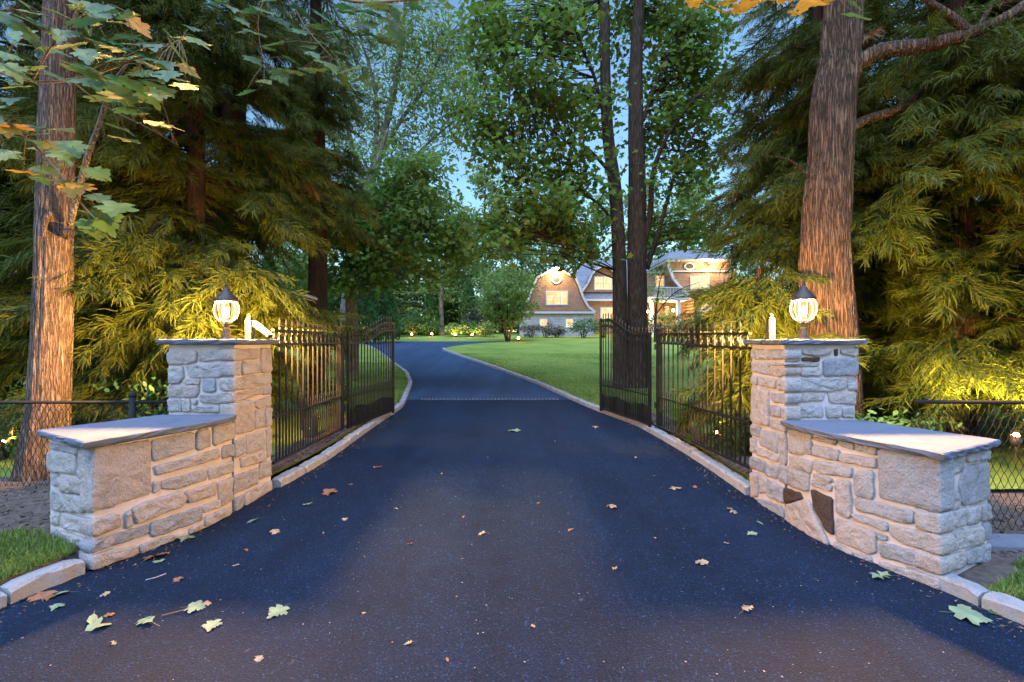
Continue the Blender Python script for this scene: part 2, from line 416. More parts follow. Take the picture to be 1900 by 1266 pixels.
KH, KW = 0.10, 0.13
def lawn_h(x, y):
    return g(y) + 0.085 + 0.02 * math.sin(x * 0.7 + y * 0.31) + 0.012 * math.sin(x * 1.9 - y * 0.83)
ys = list(np.arange(5.0, 20, 0.4)) + list(np.arange(20, 58, 1.0))
def right_edge(y): return XR(y) + KW if y < 31 else XR(y) + 0.02
T = [0, 0.03, 0.07, 0.12, 0.18, 0.26, 0.36, 0.5, 0.7, 1.0]
sheet('lawn', [[(right_edge(min(y, 38.4)) + (45 - right_edge(min(y, 38.4))) * t, y, lawn_h(right_edge(min(y, 38.4)) + 45*t, y)) for t in T] for y in ys], M_LAWN)
sheet('lawn', [[(XL(min(y, 38.4)) - KW + (-45 - XL(min(y, 38.4))) * t, y, lawn_h(-45*t, y)) for t in T] for y in ys], M_LAWN)
# far lawn behind the drive
sheet('lawn', [[(x, y, g(y) + (0.10 if y > 38.4 else -.02)) for x in np.linspace(-30, 0.5, 16)] for y in [38.2] + list(np.arange(38.6, 58, 1.0))], M_LAWN)

# mulch beds between kerb and iron fence, raised a little
def bed(name, fin, fout, y0, y1, zb=0.13):
    rows = []
    for y in np.arange(y0, y1 + 0.01, 0.15):
        a, b = fin(y), fout(y)
        rows.append([(a + (b-a)*t, y, g(y) + zb + 0.03*math.sin(math.pi*t) + 0.02*(mnoise.noise((a+(b-a)*t*3, y*2.2, 0)))) for t in np.linspace(0, 1, 7)])
    return sheet(name, rows, M_SOIL)
bed('mulch_bed', lambda y: XL(y) - KW, lambda y: XL(y) - 0.62, 5.1, 10.4)
bed('mulch_bed', lambda y: XR(y) + KW, lambda y: XR(y) + 0.62, 5.0, 9.9)

# verges in front of the chain link fences (raised left, low right)
def verge(name, pts_in, x_out, z0, bumpy=0.03):
    rows = []
    for (x, y) in pts_in:
        rows.append([(x + (x_out - x)*t, y, z0 - .05*(t == 0) + bumpy*(t > 0)*mnoise.noise((x*3 + t*9, y*2.3, 1.7)) + 0.04*t) for t in [0, .006, .02, .04, .07, .1, .15, .2, .28, .38, .5, .65, .8, 1]])
    return sheet(name, rows, M_SOIL)
left_in = [(XL(y) - 0.10, y) for y in np.arange(0.2, 3.36, 0.2)] + [(-3.02, 3.5), (-3.25, 3.75), (-3.3, 4.2), (-3.2, 4.6), (-3.2, 5.0), (-3.0, 5.3)]
verge('verge', left_in, -14, 0.115)
right_in = [(XR(y) + 0.10, y) for y in np.arange(0.2, 3.1, 0.2)] + [(2.95, 3.3), (3.2, 3.6), (3.2, 4.2), (3.1, 4.6), (3.1, 5.0), (2.9, 5.2)]
verge('verge', right_in, 14, 0.035)

# ------------------------------------------------------------------ kerbs and cobble strip
def kerb_stone_mesh(L, W, H, seed):
    r = random.Random(seed); mb = MB()
    n = max(3, int(L/0.06)); e = 0.018
    secs = []
    for i in range(n+1):
        x = -L/2 + L*i/n; j = lambda a: r.uniform(-a, a)
        k = e if 0 < i < n else e*1.8
        xs = x + (0 if 0 < i < n else (0.006 if i == 0 else -0.006))
        secs.append([(xs, -W/2+j(.008), -0.12), (xs, -W/2+j(.011), H-k+j(.008)), (xs, -W/2+k+j(.011), H-(0 if 0<i<n else .012)+j(.005)), (xs, W/2-k+j(.006), H-(0 if 0<i<n else .012)+j(.005)), (xs, W/2+j(.006), H-k+j(.004)), (xs, W/2, -0.12)])
    for s in secs: mb.v += s
    for i in range(n):
        for k in range(5): mb.f.append((i*6+k, i*6+k+1, (i+1)*6+k+1, (i+1)*6+k)); mb.m.append(0)
    mb.f.append(tuple(range(6))); mb.m.append(0); mb.f.append(tuple(range(n*6, n*6+6))[::-1]); mb.m.append(0)
    me = bpy.data.meshes.new('kerb_stone'); me.from_pydata(mb.v, [], mb.f); me.materials.append(M_GRANITE)
    return me
KM = {}
def kerb(edge, sgn, name_label):
    root = empty('kerb', (edge(8), 8, 0)); root['kind'] = 'structure'
    # walk along the edge
    def run(y0, y1, L0, single=True):
        y = y0; k = 0; acc = []
        while y < y1:
            L = L0 * rnd.uniform(0.8, 1.2)
            x0 = edge(y); step = L
            for _ in range(6):
                x1 = edge(y + step); dist = math.hypot(x1 - x0, step)
                step *= L / max(dist, 1e-5)
            x1 = edge(y + step)
            acc.append(((x0, y), (x1, y + step), L)); y += step; k += 1
        return acc
    segs = run(1.0, 3.32 if sgn < 0 else 3.05, 0.42) + run(5.28 if sgn < 0 else 5.02, 11.0, 0.55) + run(11.0, 19.0, 0.24)
    for (a, b, L) in segs:
        key = (round(L*20)/20, rnd.randrange(3))
        Lq = max(0.15, key[0])
        if key not in KM: KM[key] = kerb_stone_mesh(Lq, KW, KH, hash(key) % 9999)
        ax, ay = a; bx, by = b; ang = math.atan2(by-ay, bx-ax)
        nx, ny = -math.sin(ang)*1, math.cos(ang)*1
        if (nx < 0) != (sgn < 0): nx, ny = -nx, -ny
        cx, cy = (ax+bx)/2 + nx*KW/2, (ay+by)/2 + ny*KW/2
        o = bpy.data.objects.new('kerb_stone', KM[key]); C.objects.link(o)
        o.parent = root; o.location = Vector((cx, cy, g(cy) + rnd.uniform(-.012, .008))) - root.location
        o.rotation_euler = (rnd.uniform(-.03, .03), -math.atan2(g(by)-g(ay), math.hypot(bx-ax, by-ay)) if by > ay else 0, ang)
        o.scale = (L/Lq*0.985, 1, 1)
    # far stretch, too small to pick apart
    mb = MB()
    for (a, b, L) in run(19.0, 30.0 if sgn > 0 else 36.0, 0.26):
        ang = math.atan2(b[1]-a[1], b[0]-a[0]); nx, ny = -math.sin(ang), math.cos(ang)
        if (nx < 0) != (sgn < 0): nx, ny = -nx, -ny
        q = 0.012
        c = Vector(((a[0]+b[0])/2 + nx*KW/2, (a[1]+b[1])/2 + ny*KW/2, 0)); d = Vector((math.cos(ang), math.sin(ang), 0))*(L/2 - q); w = Vector((nx, ny, 0))*KW/2
        z0, z1 = g(c.y)-0.1, g(c.y)+KH+rnd.uniform(-.01, .008)
        pts = [c-d-w, c+d-w, c+d+w, c-d+w]
        pts2 = [c-d*.93-w*.85, c+d*.93-w*.85, c+d*.93+w*.85, c-d*.93+w*.85]
        mb.add([(p.x, p.y, z0) for p in pts] + [(p.x, p.y, z1-.02) for p in pts] + [(p.x, p.y, z1) for p in pts2],
               [(8,9,10,11)] + [(i, (i+1)%4, 4+(i+1)%4, 4+i) for i in range(4)] + [(4+i, 4+(i+1)%4, 8+(i+1)%4, 8+i) for i in range(4)])
    o = mb.build('far_kerb_stones', M_GRANITE, root); o['kind'] = 'stuff'
kerb(XL, -1, ''); kerb(XR, 1, '')

strip = empty('cobble_strip', (-0.6, 12.6, g(12.6))); strip['kind'] = 'structure'
cob = MB(); cob.box((-.030, -.06, -.05), (.030, .06, .022)); 
cob.v = [(x*(0.9 if z > 0 else 1), y*(0.92 if z > 0 else 1), z) for x, y, z in cob.v]
cobm = None
xa, xb = XL(12.6) + 0.35, XR(12.6) - 0.25
N = int((xb - xa)/0.095)
for i in range(N):
    if cobm is None:
        me = bpy.data.meshes.new('cobble'); me.from_pydata(cob.v, [], cob.f); me.materials.append(M_COBBLE); cobm = me
    o = bpy.data.objects.new('cobble', cobm); C.objects.link(o); o.parent = strip
    x = xa + 0.095*(i+.5)
    o.location = Vector((x, 12.6 + rnd.uniform(-.012, .012), g(12.6) + rnd.uniform(-.004, .006))) - strip.location
    o.rotation_euler = (math.atan(0.06*.6), rnd.uniform(-.05, .05), rnd.uniform(-.06, .06)); o.scale = (rnd.uniform(.85, 1.05), rnd.uniform(.9, 1.1), 1)

# ------------------------------------------------------------------ stone walls and piers
class Face:
    """vertical wall face over a plan polyline; u along it, v = height, offset along the outward normal"""
    def __init__(s, pts, out, curve=False):
        pts = [Vector(p).to_2d() if len(p) > 2 else Vector(p) for p in pts]
        if curve:
            q = []
            for i in range(len(pts)-1):
                p0, p1, p2, p3 = pts[max(i-1, 0)], pts[i], pts[i+1], pts[min(i+2, len(pts)-1)]
                for k in range(6):
                    t = k/6
                    q.append(0.5*((2*p1) + (p2-p0)*t + (2*p0-5*p1+4*p2-p3)*t*t + (3*p1-p0-3*p2+p3)*t**3))
            q.append(pts[-1]); pts = q
        a = pts[0] + (pts[0]-pts[1]).normalized()*0.3; b = pts[-1] + (pts[-1]-pts[-2]).normalized()*0.3
        s.p = [a] + pts + [b]
        s.u = [-0.3]; 
        for i in range(1, len(s.p)): s.u.append(s.u[-1] + (s.p[i]-s.p[i-1]).length)
        s.len = s.u[-2]
        s.out = Vector(out)
    def uv(s, px, py):
        k = (px - CX)/F; best = None
        for i in range(len(s.p)-1):
            a, b = s.p[i], s.p[i+1]
            fa, fb = a.x - k*a.y, b.x - k*b.y
            if fa == fb: continue
            t = fa/(fa-fb)
            if -1e-6 <= t <= 1+1e-6:
                q = a + (b-a)*t
                if best is None or q.y < best[1].y: best = (s.u[i] + (s.u[i+1]-s.u[i])*t, q)
        if best is None: return None
        return (best[0], CAM_Z - (py-CY)/F*best[1].y)
    def pos(s, u, off):
        for i in range(len(s.p)-1):
            if u <= s.u[i+1] or i == len(s.p)-2: break
        t = (u - s.u[i])/(s.u[i+1]-s.u[i]); q = s.p[i] + (s.p[i+1]-s.p[i])*t
        # smooth normal
        n = Vector((0, 0))
        for j, w in ((i-1, 1-t), (i, 1.0), (i+1, t)):
            if 0 <= j < len(s.p)-1:
                d = (s.p[j+1]-s.p[j]).normalized(); m = Vector((d.y, -d.x))
                if m.dot(s.out) < 0: m = -m
                n += m*w
        n.normalize()
        return q + n*off

def round_poly(poly, seed, step=0.035):
    r = random.Random(seed)
    pts = [Vector(p) for p in poly]
    # cut corners
    q = []
    n = len(pts)
    for i in range(n):
        a, b = pts[i], pts[(i+1) % n]; L = (b-a).length
        c = min(0.02, L*0.16) * r.uniform(0.4, 1.3)
        d = (b-a)/max(L, 1e-6)
        q.append(a + d*c); q.append(b - d*min(0.02, L*0.16)*r.uniform(0.4, 1.3))
    out = []
    n = len(q)
    for i in range(n):
        a, b = q[i], q[(i+1) % n]; L = (b-a).length; k = max(1, int(L/step))
        nr = Vector((-(b-a).y, (b-a).x)); 
        if nr.length > 0: nr.normalize()
        for j in range(k):
            out.append(a + (b-a)*(j/k) + nr*r.uniform(-.004, .004))
    return out

def stone_geo(mb, face, uvs, depth, seed, proud=0.0, ext=None):
    r = random.Random(seed)
    cc = sum((Vector(p) for p in uvs), Vector((0, 0)))/len(uvs)
    uvs = [tuple(Vector(p) + (Vector(p)-cc).normalized()*0.005) for p in uvs]
    ol = round_poly(uvs, seed)
    c = sum(ol, Vector((0, 0)))/len(ol); n = len(ol)
    rm = min((p-c).length for p in ol)
    pr = proud + r.uniform(-0.004, 0.008)
    tilt = (r.uniform(-.03, .03), r.uniform(-.04, .04))
    def P3(p, off):
        q = face.pos(p.x, off); return (q.x, q.y, p.y)
    rings = []
    rings.append([(p, -depth) for p in ol])
    rings.append([(p, -0.018 + pr) for p in ol])
    b = min(0.010, rm*0.22)
    def inset(p, amt): 
        d = c - p; L = d.length
        return p + d/L*min(amt, L*0.6)
    sd = Vector((r.uniform(-50, 50), r.uniform(-50, 50)))
    def rug(p, a): 
        return a*(mnoise.noise((p.x*13+sd.x, p.y*16+sd.y, 0)) + 0.7*mnoise.noise((p.x*34+sd.x, p.y*40, sd.y))) + tilt[0]*(p.x-c.x) + tilt[1]*(p.y-c.y)
    rings.append([(inset(p, b*.35), -0.005 + pr + rug(p, .005)) for p in ol])
    r3 = [inset(p, b*1.3) for p in ol]; rings.append([(p, pr + rug(p, .006)) for p in r3])
    for f_, in ((0.22,), (0.48,), (0.74,)):
        rr = [p + (c-p)*f_ for p in r3]; rings.append([(p, pr + 0.002 + rug(p, .015)) for p in rr])
    base = len(mb.v)
    for rg in rings:
        for p, o in rg: mb.v.append(P3(p, o))
    for i in range(len(rings)-1):
        for k in range(n):
            k2 = (k+1) % n
            mb.f.append((base+i*n+k, base+i*n+k2, base+(i+1)*n+k2, base+(i+1)*n+k)); mb.m.append(0)
    mb.v.append(P3(c, pr + 0.004 + rug(c, .011)))
    ci = len(mb.v)-1; i = len(rings)-1
    for k in range(n): mb.f.append((base+i*n+k, base+i*n+(k+1) % n, ci)); mb.m.append(0)

SEED = [100]
def fix_normals(me):
    import bmesh
    bm = bmesh.new(); bm.from_mesh(me); bmesh.ops.recalc_face_normals(bm, faces=bm.faces); bm.to_mesh(me); bm.free()

def add_stone(parent, pieces, mat, depth=0.14):
    mb = MB(); SEED[0] += 1
    for face, uvs in pieces: stone_geo(mb, face, uvs, depth, SEED[0])
    xs = [v[0] for v in mb.v]; ysv = [v[1] for v in mb.v]; zs = [v[2] for v in mb.v]
    o = mb.build('stone', mat, parent, True, origin=(sum(xs)/len(xs), sum(ysv)/len(ysv), sum(zs)/len(zs)))
    fix_normals(o.data)
    return o

def tr(poly, org, sc): return [(org[0] + x/sc, org[1] + y/sc) for x, y in poly]
def to_uv(face, pts):
    lo, hi = getattr(face, 'clamp', (-9, 9))
    return [None if q is None else (min(hi, max(lo, q[0])), q[1]) for q in (face.uv(*p) for p in pts)]

def offset_poly(poly, d):
    """shrink a counter-clockwise or clockwise plan polygon inward by d"""
    n = len(poly); A = sum(poly[i][0]*poly[(i+1) % n][1] - poly[(i+1) % n][0]*poly[i][1] for i in range(n))
    sg = 1 if A > 0 else -1; out = []
    for i in range(n):
        p0, p1, p2 = Vector(poly[i-1]), Vector(poly[i]), Vector(poly[(i+1) % n])
        d1 = (p1-p0).normalized(); d2 = (p2-p1).normalized()
        n1 = Vector((-d1.y, d1.x))*sg; n2 = Vector((-d2.y, d2.x))*sg
        m = (n1+n2); L = m.length
        m = m/L if L > 1e-6 else n1
        out.append(tuple(p1 + m*d/max(0.35, m.dot(n1))))
    return out

def slab(name, parent, poly, z0, z1, seed, step=0.06):
    """flagstone with a rock-faced chipped edge"""
    r = random.Random(seed); n0 = len(poly); pts = []
    for i in range(n0):
        a, b = Vector(poly[i]), Vector(poly[(i+1) % n0]); k = max(1, int((b-a).length/step))
        for j in range(k): pts.append(a + (b-a)*j/k)
    pts = [tuple(p) for p in pts]; n = len(pts)
    lv = [(z0, 0.020, .006), (z0+0.010, 0.006, .007), ((z0+z1)/2, 0.002, .007), (z1-0.006, 0.000, .004), (z1, 0.010, .004), (z1, 0.05, 0.0)]
    mb = MB()
    for z, ins, jt in lv:
        q = offset_poly(pts, ins)
        for p in q: mb.v.append((p[0]+r.uniform(-jt, jt), p[1]+r.uniform(-jt, jt), z + r.uniform(-1, 1)*jt*0.35))
    for i in range(len(lv)-1):
        for k in range(n):
            k2 = (k+1) % n; mb.f.append((i*n+k, i*n+k2, (i+1)*n+k2, (i+1)*n+k)); mb.m.append(0)
    mb.f.append(tuple(range(n))); mb.m.append(0); mb.f.append(tuple(range((len(lv)-1)*n, len(lv)*n))); mb.m.append(0)
    o = mb.build(name, M_SLAB, parent, False); fix_normals(o.data); return o

# ---- left side: plan geometry
LA, LM, LB, LC_ = (-2.91, 3.36), (-2.62, 4.11), (-2.587, 4.53), (-2.587, 5.255)
LE = (-3.57, 3.72); LPX = -3.235
faceL = Face([LA, LM, LB, LC_], (1, 0), True)
faceLp = Face([(LPX, 4.53), (-2.587, 4.53)], (0, -1))
faceLe = Face([LE, LA], (-0.4, -1))
RA, RM, RB, RC_ = (2.753, 3.117), (2.479, 3.82), (2.445, 4.364), (2.445, 4.99)
RE = (3.448, 3.487); RPX = 3.115
faceR = Face([RA, RM, RB, RC_], (-1, 0), True)
faceRp = Face([(2.445, 4.364), (RPX, 4.364)], (0, -1))
faceRe = Face([RA, RE], (0.4, -1))

faceL.clamp = (-0.004, faceL.len + .004); faceR.clamp = (-0.004, faceR.len + .004)
faceLp.clamp = (0.0, faceLp.len - .016); faceRp.clamp = (.016, faceRp.len); faceLe.clamp = (0.0, faceLe.len - .016); faceRe.clamp = (.016, faceRe.len)
pierL = empty('stone_pier', (-2.91, 4.9, 0)); tag(pierL, 'tall pale fieldstone gate pier carrying the lantern with the security camera beside it', 'gate pier')
wallL = empty('stone_wall', (-3.0, 4.0, 0)); tag(wallL, 'low flared fieldstone wing wall with bluestone top next to the thick maple trunk', 'stone wall')
pierR = empty('stone_pier', (2.78, 4.7, 0)); tag(pierR, 'tall grey fieldstone gate pier in front of the large furrowed tree trunk', 'gate pier')
wallR = empty('stone_wall', (2.9, 3.8, 0)); tag(wallR, 'low curved fieldstone wing wall with one dark brown wedge stone in its face', 'stone wall')

IN = 0.018
mb = MB(); mb.prism(offset_poly([(LPX, 4.53), (-2.587, 4.53), (-2.587, 5.255), (LPX, 5.255)], IN), -0.1, 1.563); mb.build('mortar', M_MORTAR, pierL)
mb = MB(); mb.prism(offset_poly([(2.445, 4.364), (RPX, 4.364), (RPX, 4.99), (2.445, 4.99)], IN), -0.1, 1.563); mb.build('mortar', M_MORTAR, pierR)
def curve_pts(face, n=14):
    out = []
    for k in range(n+1):
        q = face.pos(face.len*k/n, 0); out.append((q.x, q.y))
    return out
def upto(pts, ymax): return [p for p in pts if p[1] < ymax - 0.02]
cl = upto(curve_pts(faceL, 24), 4.53)
coreL = cl + [(-2.60, 4.548), (LPX+.02, 4.548), LE]
mb = MB(); mb.prism(offset_poly(coreL, IN), -0.1, 0.862); mb.build('mortar', M_MORTAR, wallL)
cr = upto(curve_pts(faceR, 24), 4.364)
coreR = cr + [(2.46, 4.382), (RPX-.02, 4.382), RE]
mb = MB(); mb.prism(offset_poly(coreR, IN), -0.1, 0.838); mb.build('mortar', M_MORTAR, wallR)

ov = 0.05
cle = [tuple(faceL.pos(faceL.len*k/24, ov)) for k in range(25)]; cle = upto(cle, 4.50)
slabL = [(-2.885, 3.268)] + cle[1:] + [(-2.555, 4.505), (-3.25, 4.505), (-3.64, 3.71)]
slab('coping_slab', wallL, slabL, 0.864, 0.918, 3)
cre = [tuple(faceR.pos(faceR.len*k/24, ov)) for k in range(25)]; cre = upto(cre, 4.33)
slabR = [(2.71, 3.04)] + cre[1:] + [(2.40, 4.34), (3.13, 4.34), (3.50, 3.47)]
slab('coping_slab', wallR, slabR, 0.84, 0.893, 4)
slab('cap_slab', pierL, [(LPX-.05, 4.48), (-2.537, 4.48), (-2.537, 5.305), (LPX-.05, 5.305)], 1.565, 1.617, 5)
slab('cap_slab', pierR, [(2.395, 4.314), (RPX+.05, 4.314), (RPX+.05, 5.04), (2.395, 5.04)], 1.565, 1.615, 6)

o1, s1 = (80, 740), 3.7227
o2, s2 = (290, 620), 7.035
o3, s3 = (1370, 620), 3.516
o4, s4 = (1440, 760), 3.6167
def stones(parent, face, org, sc, polys, tan=(), dark=()):
    for i, p in enumerate(polys):
        uv = to_uv(face, tr(p, org, sc))
        if any(q is None for q in uv): continue
        m = M_STONE_TAN if i in tan else (M_STONE_DARK if i in dark else M_STONE)
        add_stone(parent, [(face, uv)], m)
# left wing wall, drive face
stones(wallL, faceL, o1, s1, [
 [(352,345),(745,285),(752,655),(330,790)], [(755,285),(1045,225),(1055,345),(765,440)], [(1068,220),(1155,205),(1160,330),(1080,358),(1065,340)],
 [(1180,195),(1322,165),(1324,275),(1185,328)], [(775,465),(1215,345),(1230,405),(790,530)], [(1245,330),(1322,315),(1322,395),(1245,418)],
 [(825,570),(1135,480),(1140,560),(930,628),(820,625)], [(1150,480),(1322,425),(1322,505),(1155,560)], [(768,575),(815,570),(812,630),(768,655)],
 [(622,760),(690,720),(950,640),(1000,690),(960,745),(650,870)], [(985,640),(1205,575),(1200,665),(1010,725)], [(1215,580),(1315,540),(1315,705),(1245,745),(1220,680)],
 [(1115,735),(1225,690),(1240,745),(1115,790)], [(750,860),(1105,740),(1110,840),(770,960),(745,935)], [(335,850),(535,800),(540,880),(345,968)],
 [(570,795),(610,770),(620,880),(575,900)], [(480,940),(735,870),(735,935),(490,1018)], [(340,992),(460,960),(470,1020),(335,1072)],
 [(332,1088),(655,1010),(665,1075),(335,1190)], [(670,1010),(890,945),(1005,930),(680,1075)], [(1020,895),(1115,858),(1115,893),(1015,935)], [(1125,810),(1305,740),(1308,795),(1125,885)]],
 tan=(0, 9, 10, 14, 18))
# left wing wall, end face
stones(wallL, faceLe, o1, s1, [
 [(40,310),(160,325),(160,370),(40,345)], [(170,325),(235,340),(235,395),(170,370)], [(35,380),(60,360),(215,385),(220,530),(40,500),(28,450)],
 [(240,350),(285,355),(285,555),(235,545)], [(42,515),(88,515),(96,610),(42,600)], [(98,545),(335,565),(335,680),(120,640)], [(40,630),(285,680),(280,795),(60,775),(40,740)],
 [(45,800),(108,785),(100,885),(50,870)], [(115,785),(330,835),(335,955),(110,890)], [(60,900),(200,945),(330,985),(330,1070),(80,960)], [(295,350),(348,362),(340,555),(297,555)], [(292,692),(330,692),(330,785),(292,790)], [(120,990),(330,1085),(330,1180),(200,1120)]], tan=(5, 8))
# left pier
stones(pierL, faceLp, o2, s2, [
 [(135,225),(520,220),(520,355),(420,390),(140,400)], [(540,225),(845,200),(845,335),(720,345),(620,362),(540,355)], [(868,195),(995,190),(995,345),(870,340)],
 [(365,420),(995,365),(995,540),(780,572),(560,578),(420,570)], [(150,430),(340,420),(345,560),(300,640),(160,655)], [(350,590),(560,585),(550,660),(370,660)],
 [(580,590),(760,580),(770,745),(690,760),(610,750)], [(800,590),(1005,575),(1010,735),(860,740),(820,690)], [(145,670),(555,670),(545,760),(510,830),(145,830)],
 [(565,790),(1010,750),(1010,890),(830,908),(600,905),(560,870)], [(135,860),(318,845),(318,1020),(140,1020)], [(330,845),(430,850),(440,1020),(334,1020)],
 [(465,940),(820,925),(830,1030),(450,1020)], [(850,950),(1010,905),(1012,1040),(880,1030)], [(470,870),(520,865),(520,920),(475,920)]], tan=(0, 8))
stones(pierL, faceL, o2, s2, [
 [(1022,190),(1350,190),(1345,320),(1200,330),(1120,350),(1022,345)], [(1370,190),(1505,190),(1507,490),(1430,500),(1370,490)], [(1130,360),(1360,360),(1365,510),(1220,525),(1130,540)],
 [(1022,370),(1115,365),(1110,535),(1022,545)], [(1026,570),(1510,515),(1508,650),(1300,705),(1026,738)], [(1026,770),(1390,705),(1385,780),(1170,855),(1026,885)],
 [(1400,690),(1508,675),(1505,790),(1400,790)], [(1028,900),(1270,860),(1285,1260),(1036,1315)], [(1290,880),(1505,805),(1508,940),(1340,975),(1290,930)],
 [(1310,1000),(1425,970),(1425,1210),(1300,1240)], [(1440,970),(1515,955),(1515,1190),(1440,1220)]], tan=(1, 5, 7))
stones(pierL, faceL, o1, s1, [
 [(1415,250),(1535,220),(1535,345),(1415,385)], [(1370,405),(1545,355),(1550,430),(1375,478)], [(1548,215),(1586,205),(1584,395),(1552,410)],
 [(1332,530),(1495,475),(1490,590),(1334,660)], [(1503,450),(1582,420),(1582,530),(1500,560)], [(1332,690),(1395,660),(1390,745),(1332,785)], [(1400,655),(1582,560),(1582,635),(1400,745)],
 [(1334,290),(1405,262),(1408,375),(1362,400),(1334,410)]], tan=(1,))
# right pier
stones(pierR, faceRp, o3, s3, [
 [(322,100),(405,100),(405,178),(322,180)], [(420,105),(610,98),(605,132),(540,145),(425,132)], [(420,155),(538,152),(530,182),(422,178)], [(630,105),(655,98),(652,138),(635,140)],
 [(672,100),(788,95),(786,140),(760,145),(675,130)], [(322,190),(535,185),(525,210),(325,210)], [(322,220),(398,222),(390,265),(322,268)], [(405,222),(552,218),(548,272),(415,275)],
 [(560,165),(785,155),(786,272),(560,275)], [(322,285),(710,285),(708,360),(600,375),(325,378)], [(715,290),(783,288),(780,370),(720,365)], [(322,390),(385,388),(378,455),(322,455)],
 [(412,390),(565,385),(560,435),(415,445)], [(590,385),(772,380),(775,462),(600,450)], [(318,470),(550,462),(565,545),(318,545)], [(578,470),(672,465),(672,545),(580,545)], [(680,475),(755,472),(765,545),(680,545)]],
 tan=(1, 12, 13), dark=(2, 3))
stones(pierR, faceR, o3, s3, [
 [(78,95),(110,95),(108,165),(78,155)], [(115,100),(190,100),(190,165),(115,165)], [(195,100),(308,105),(308,165),(195,168)], [(78,180),(190,185),(192,270),(80,245)],
 [(195,185),(240,185),(240,205),(195,205)], [(245,185),(308,190),(308,205),(245,205)], [(195,215),(308,222),(300,265),(265,278),(195,270)], [(80,270),(118,270),(115,335),(80,325)],
 [(122,275),(240,295),(235,360),(125,335)], [(248,285),(308,290),(308,375),(240,360)], [(78,345),(190,365),(190,605),(100,580),(78,560)], [(205,385),(308,388),(308,455),(230,445),(205,425)],
 [(200,465),(265,470),(265,545),(200,535)], [(270,475),(304,475),(304,565),(270,545)], [(200,555),(300,578),(300,640),(200,610)], [(78,590),(140,610),(135,670),(80,660)],
 [(140,625),(250,645),(245,780),(130,720)], [(65,670),(112,690),(105,770),(65,765)], [(110,735),(250,795),(248,835),(115,790)], [(258,655),(300,655),(300,855),(258,840)],
 [(62,790),(170,835),(165,905),(64,870)], [(174,845),(245,865),(245,945),(174,925)], [(62,895),(125,910),(120,1060),(65,1060)], [(130,920),(183,945),(180,1035),(130,1040)],
 [(188,950),(285,1000),(288,1105),(185,1060)], [(125,1070),(285,1130),(288,1215),(130,1120)]], tan=(6, 10, 18, 22))
# right wing wall
stones(wallR, faceR, o4, s4, [
 [(75,130),(235,170),(230,200),(75,160)], [(250,180),(410,210),(380,238),(250,205)], [(78,170),(190,195),(185,290),(160,308),(78,290)], [(197,205),(235,215),(230,300),(197,300)],
 [(240,235),(415,275),(410,345),(240,310)], [(415,205),(515,235),(512,275),(420,240)], [(525,240),(668,255),(665,305),(525,275)], [(420,290),(665,330),(662,395),(420,350)],
 [(80,310),(228,345),(228,430),(80,380)], [(240,335),(500,390),(495,455),(300,430),(240,400)], [(75,390),(215,430),(210,545),(180,550),(75,510)], [(8,370),(70,385),(70,505),(8,480)],
 [(250,425),(370,465),(360,495),(250,460)], [(235,470),(365,510),(360,550),(235,510)], [(45,525),(155,560),(170,600),(50,635)], [(232,530),(370,600),(380,840),(330,810),(245,640)],
 [(385,475),(490,480),(500,640),(490,740),(400,700)], [(520,415),(645,410),(650,605),(530,580),(515,545)], [(690,265),(1136,325),(1122,690),(1060,690),(690,590)],
 [(515,600),(560,590),(910,680),(915,760),(850,765),(530,675)], [(505,695),(740,760),(740,820),(520,740)], [(755,775),(1118,850),(1114,978),(1090,980),(830,900),(758,830)],
 [(395,730),(660,820),(665,960),(620,970),(400,880)], [(672,830),(740,850),(735,880),(680,870)], [(690,890),(965,960),(960,1065),(700,990)], [(60,640),(205,600),(235,650),(355,910),(200,850),(50,750)],
 [(520,960),(630,990),(635,1030),(520,1000)], [(690,1020),(1100,1140),(1100,1215),(960,1160),(690,1060)], [(390,890),(510,960),(500,985),(380,920)]], tan=(7, 16, 25, 22), dark=(14, 15))
stones(wallR, faceRe, o4, s4, [
 [(1150,325),(1275,295),(1270,420),(1160,465)], [(1295,300),(1370,285),(1368,345),(1295,355)], [(1375,280),(1435,270),(1432,340),(1378,345)], [(1285,390),(1420,350),(1440,370),(1445,590),(1400,620),(1260,655),(1240,500)],
 [(1155,515),(1200,500),(1235,600),(1235,660),(1165,688),(1150,600)], [(1305,665),(1378,645),(1380,765),(1300,782)], [(1388,640),(1440,630),(1448,735),(1395,752)],
 [(1140,828),(1395,785),(1395,900),(1140,970)], [(1400,770),(1450,755),(1452,870),(1402,885)], [(1285,955),(1450,895),(1452,1030),(1290,1040)]])
# corner stones that show on both faces
add_stone(wallR, [(faceR, to_uv(faceR, tr([(925,690),(1112,705),(1105,832),(1050,830),(930,790)], o4, s4))), (faceRe, to_uv(faceRe, tr([(1100,703),(1290,660),(1290,775),(1100,832)], o4, s4)))], M_STONE)
add_stone(wallR, [(faceR, to_uv(faceR, tr([(985,975),(1106,1000),(1106,1118),(985,1075)], o4, s4))), (faceRe, to_uv(faceRe, tr([(1104,988),(1280,955),(1282,1060),(1104,1120)], o4, s4)))], M_STONE_TAN)

# ------------------------------------------------------------------ iron fence panels, posts and gate leaves
def spear(mb, p, w, h):
    x, y, z = p
    prof = [(w*.5, 0), (w*1.15, h*.10), (w*.55, h*.18), (w*1.05, h*.42), (w*.75, h*.7), (0.0008, h)]
    mb.lathe([(r, zz) for r, zz in prof], (x, y, z), 6)

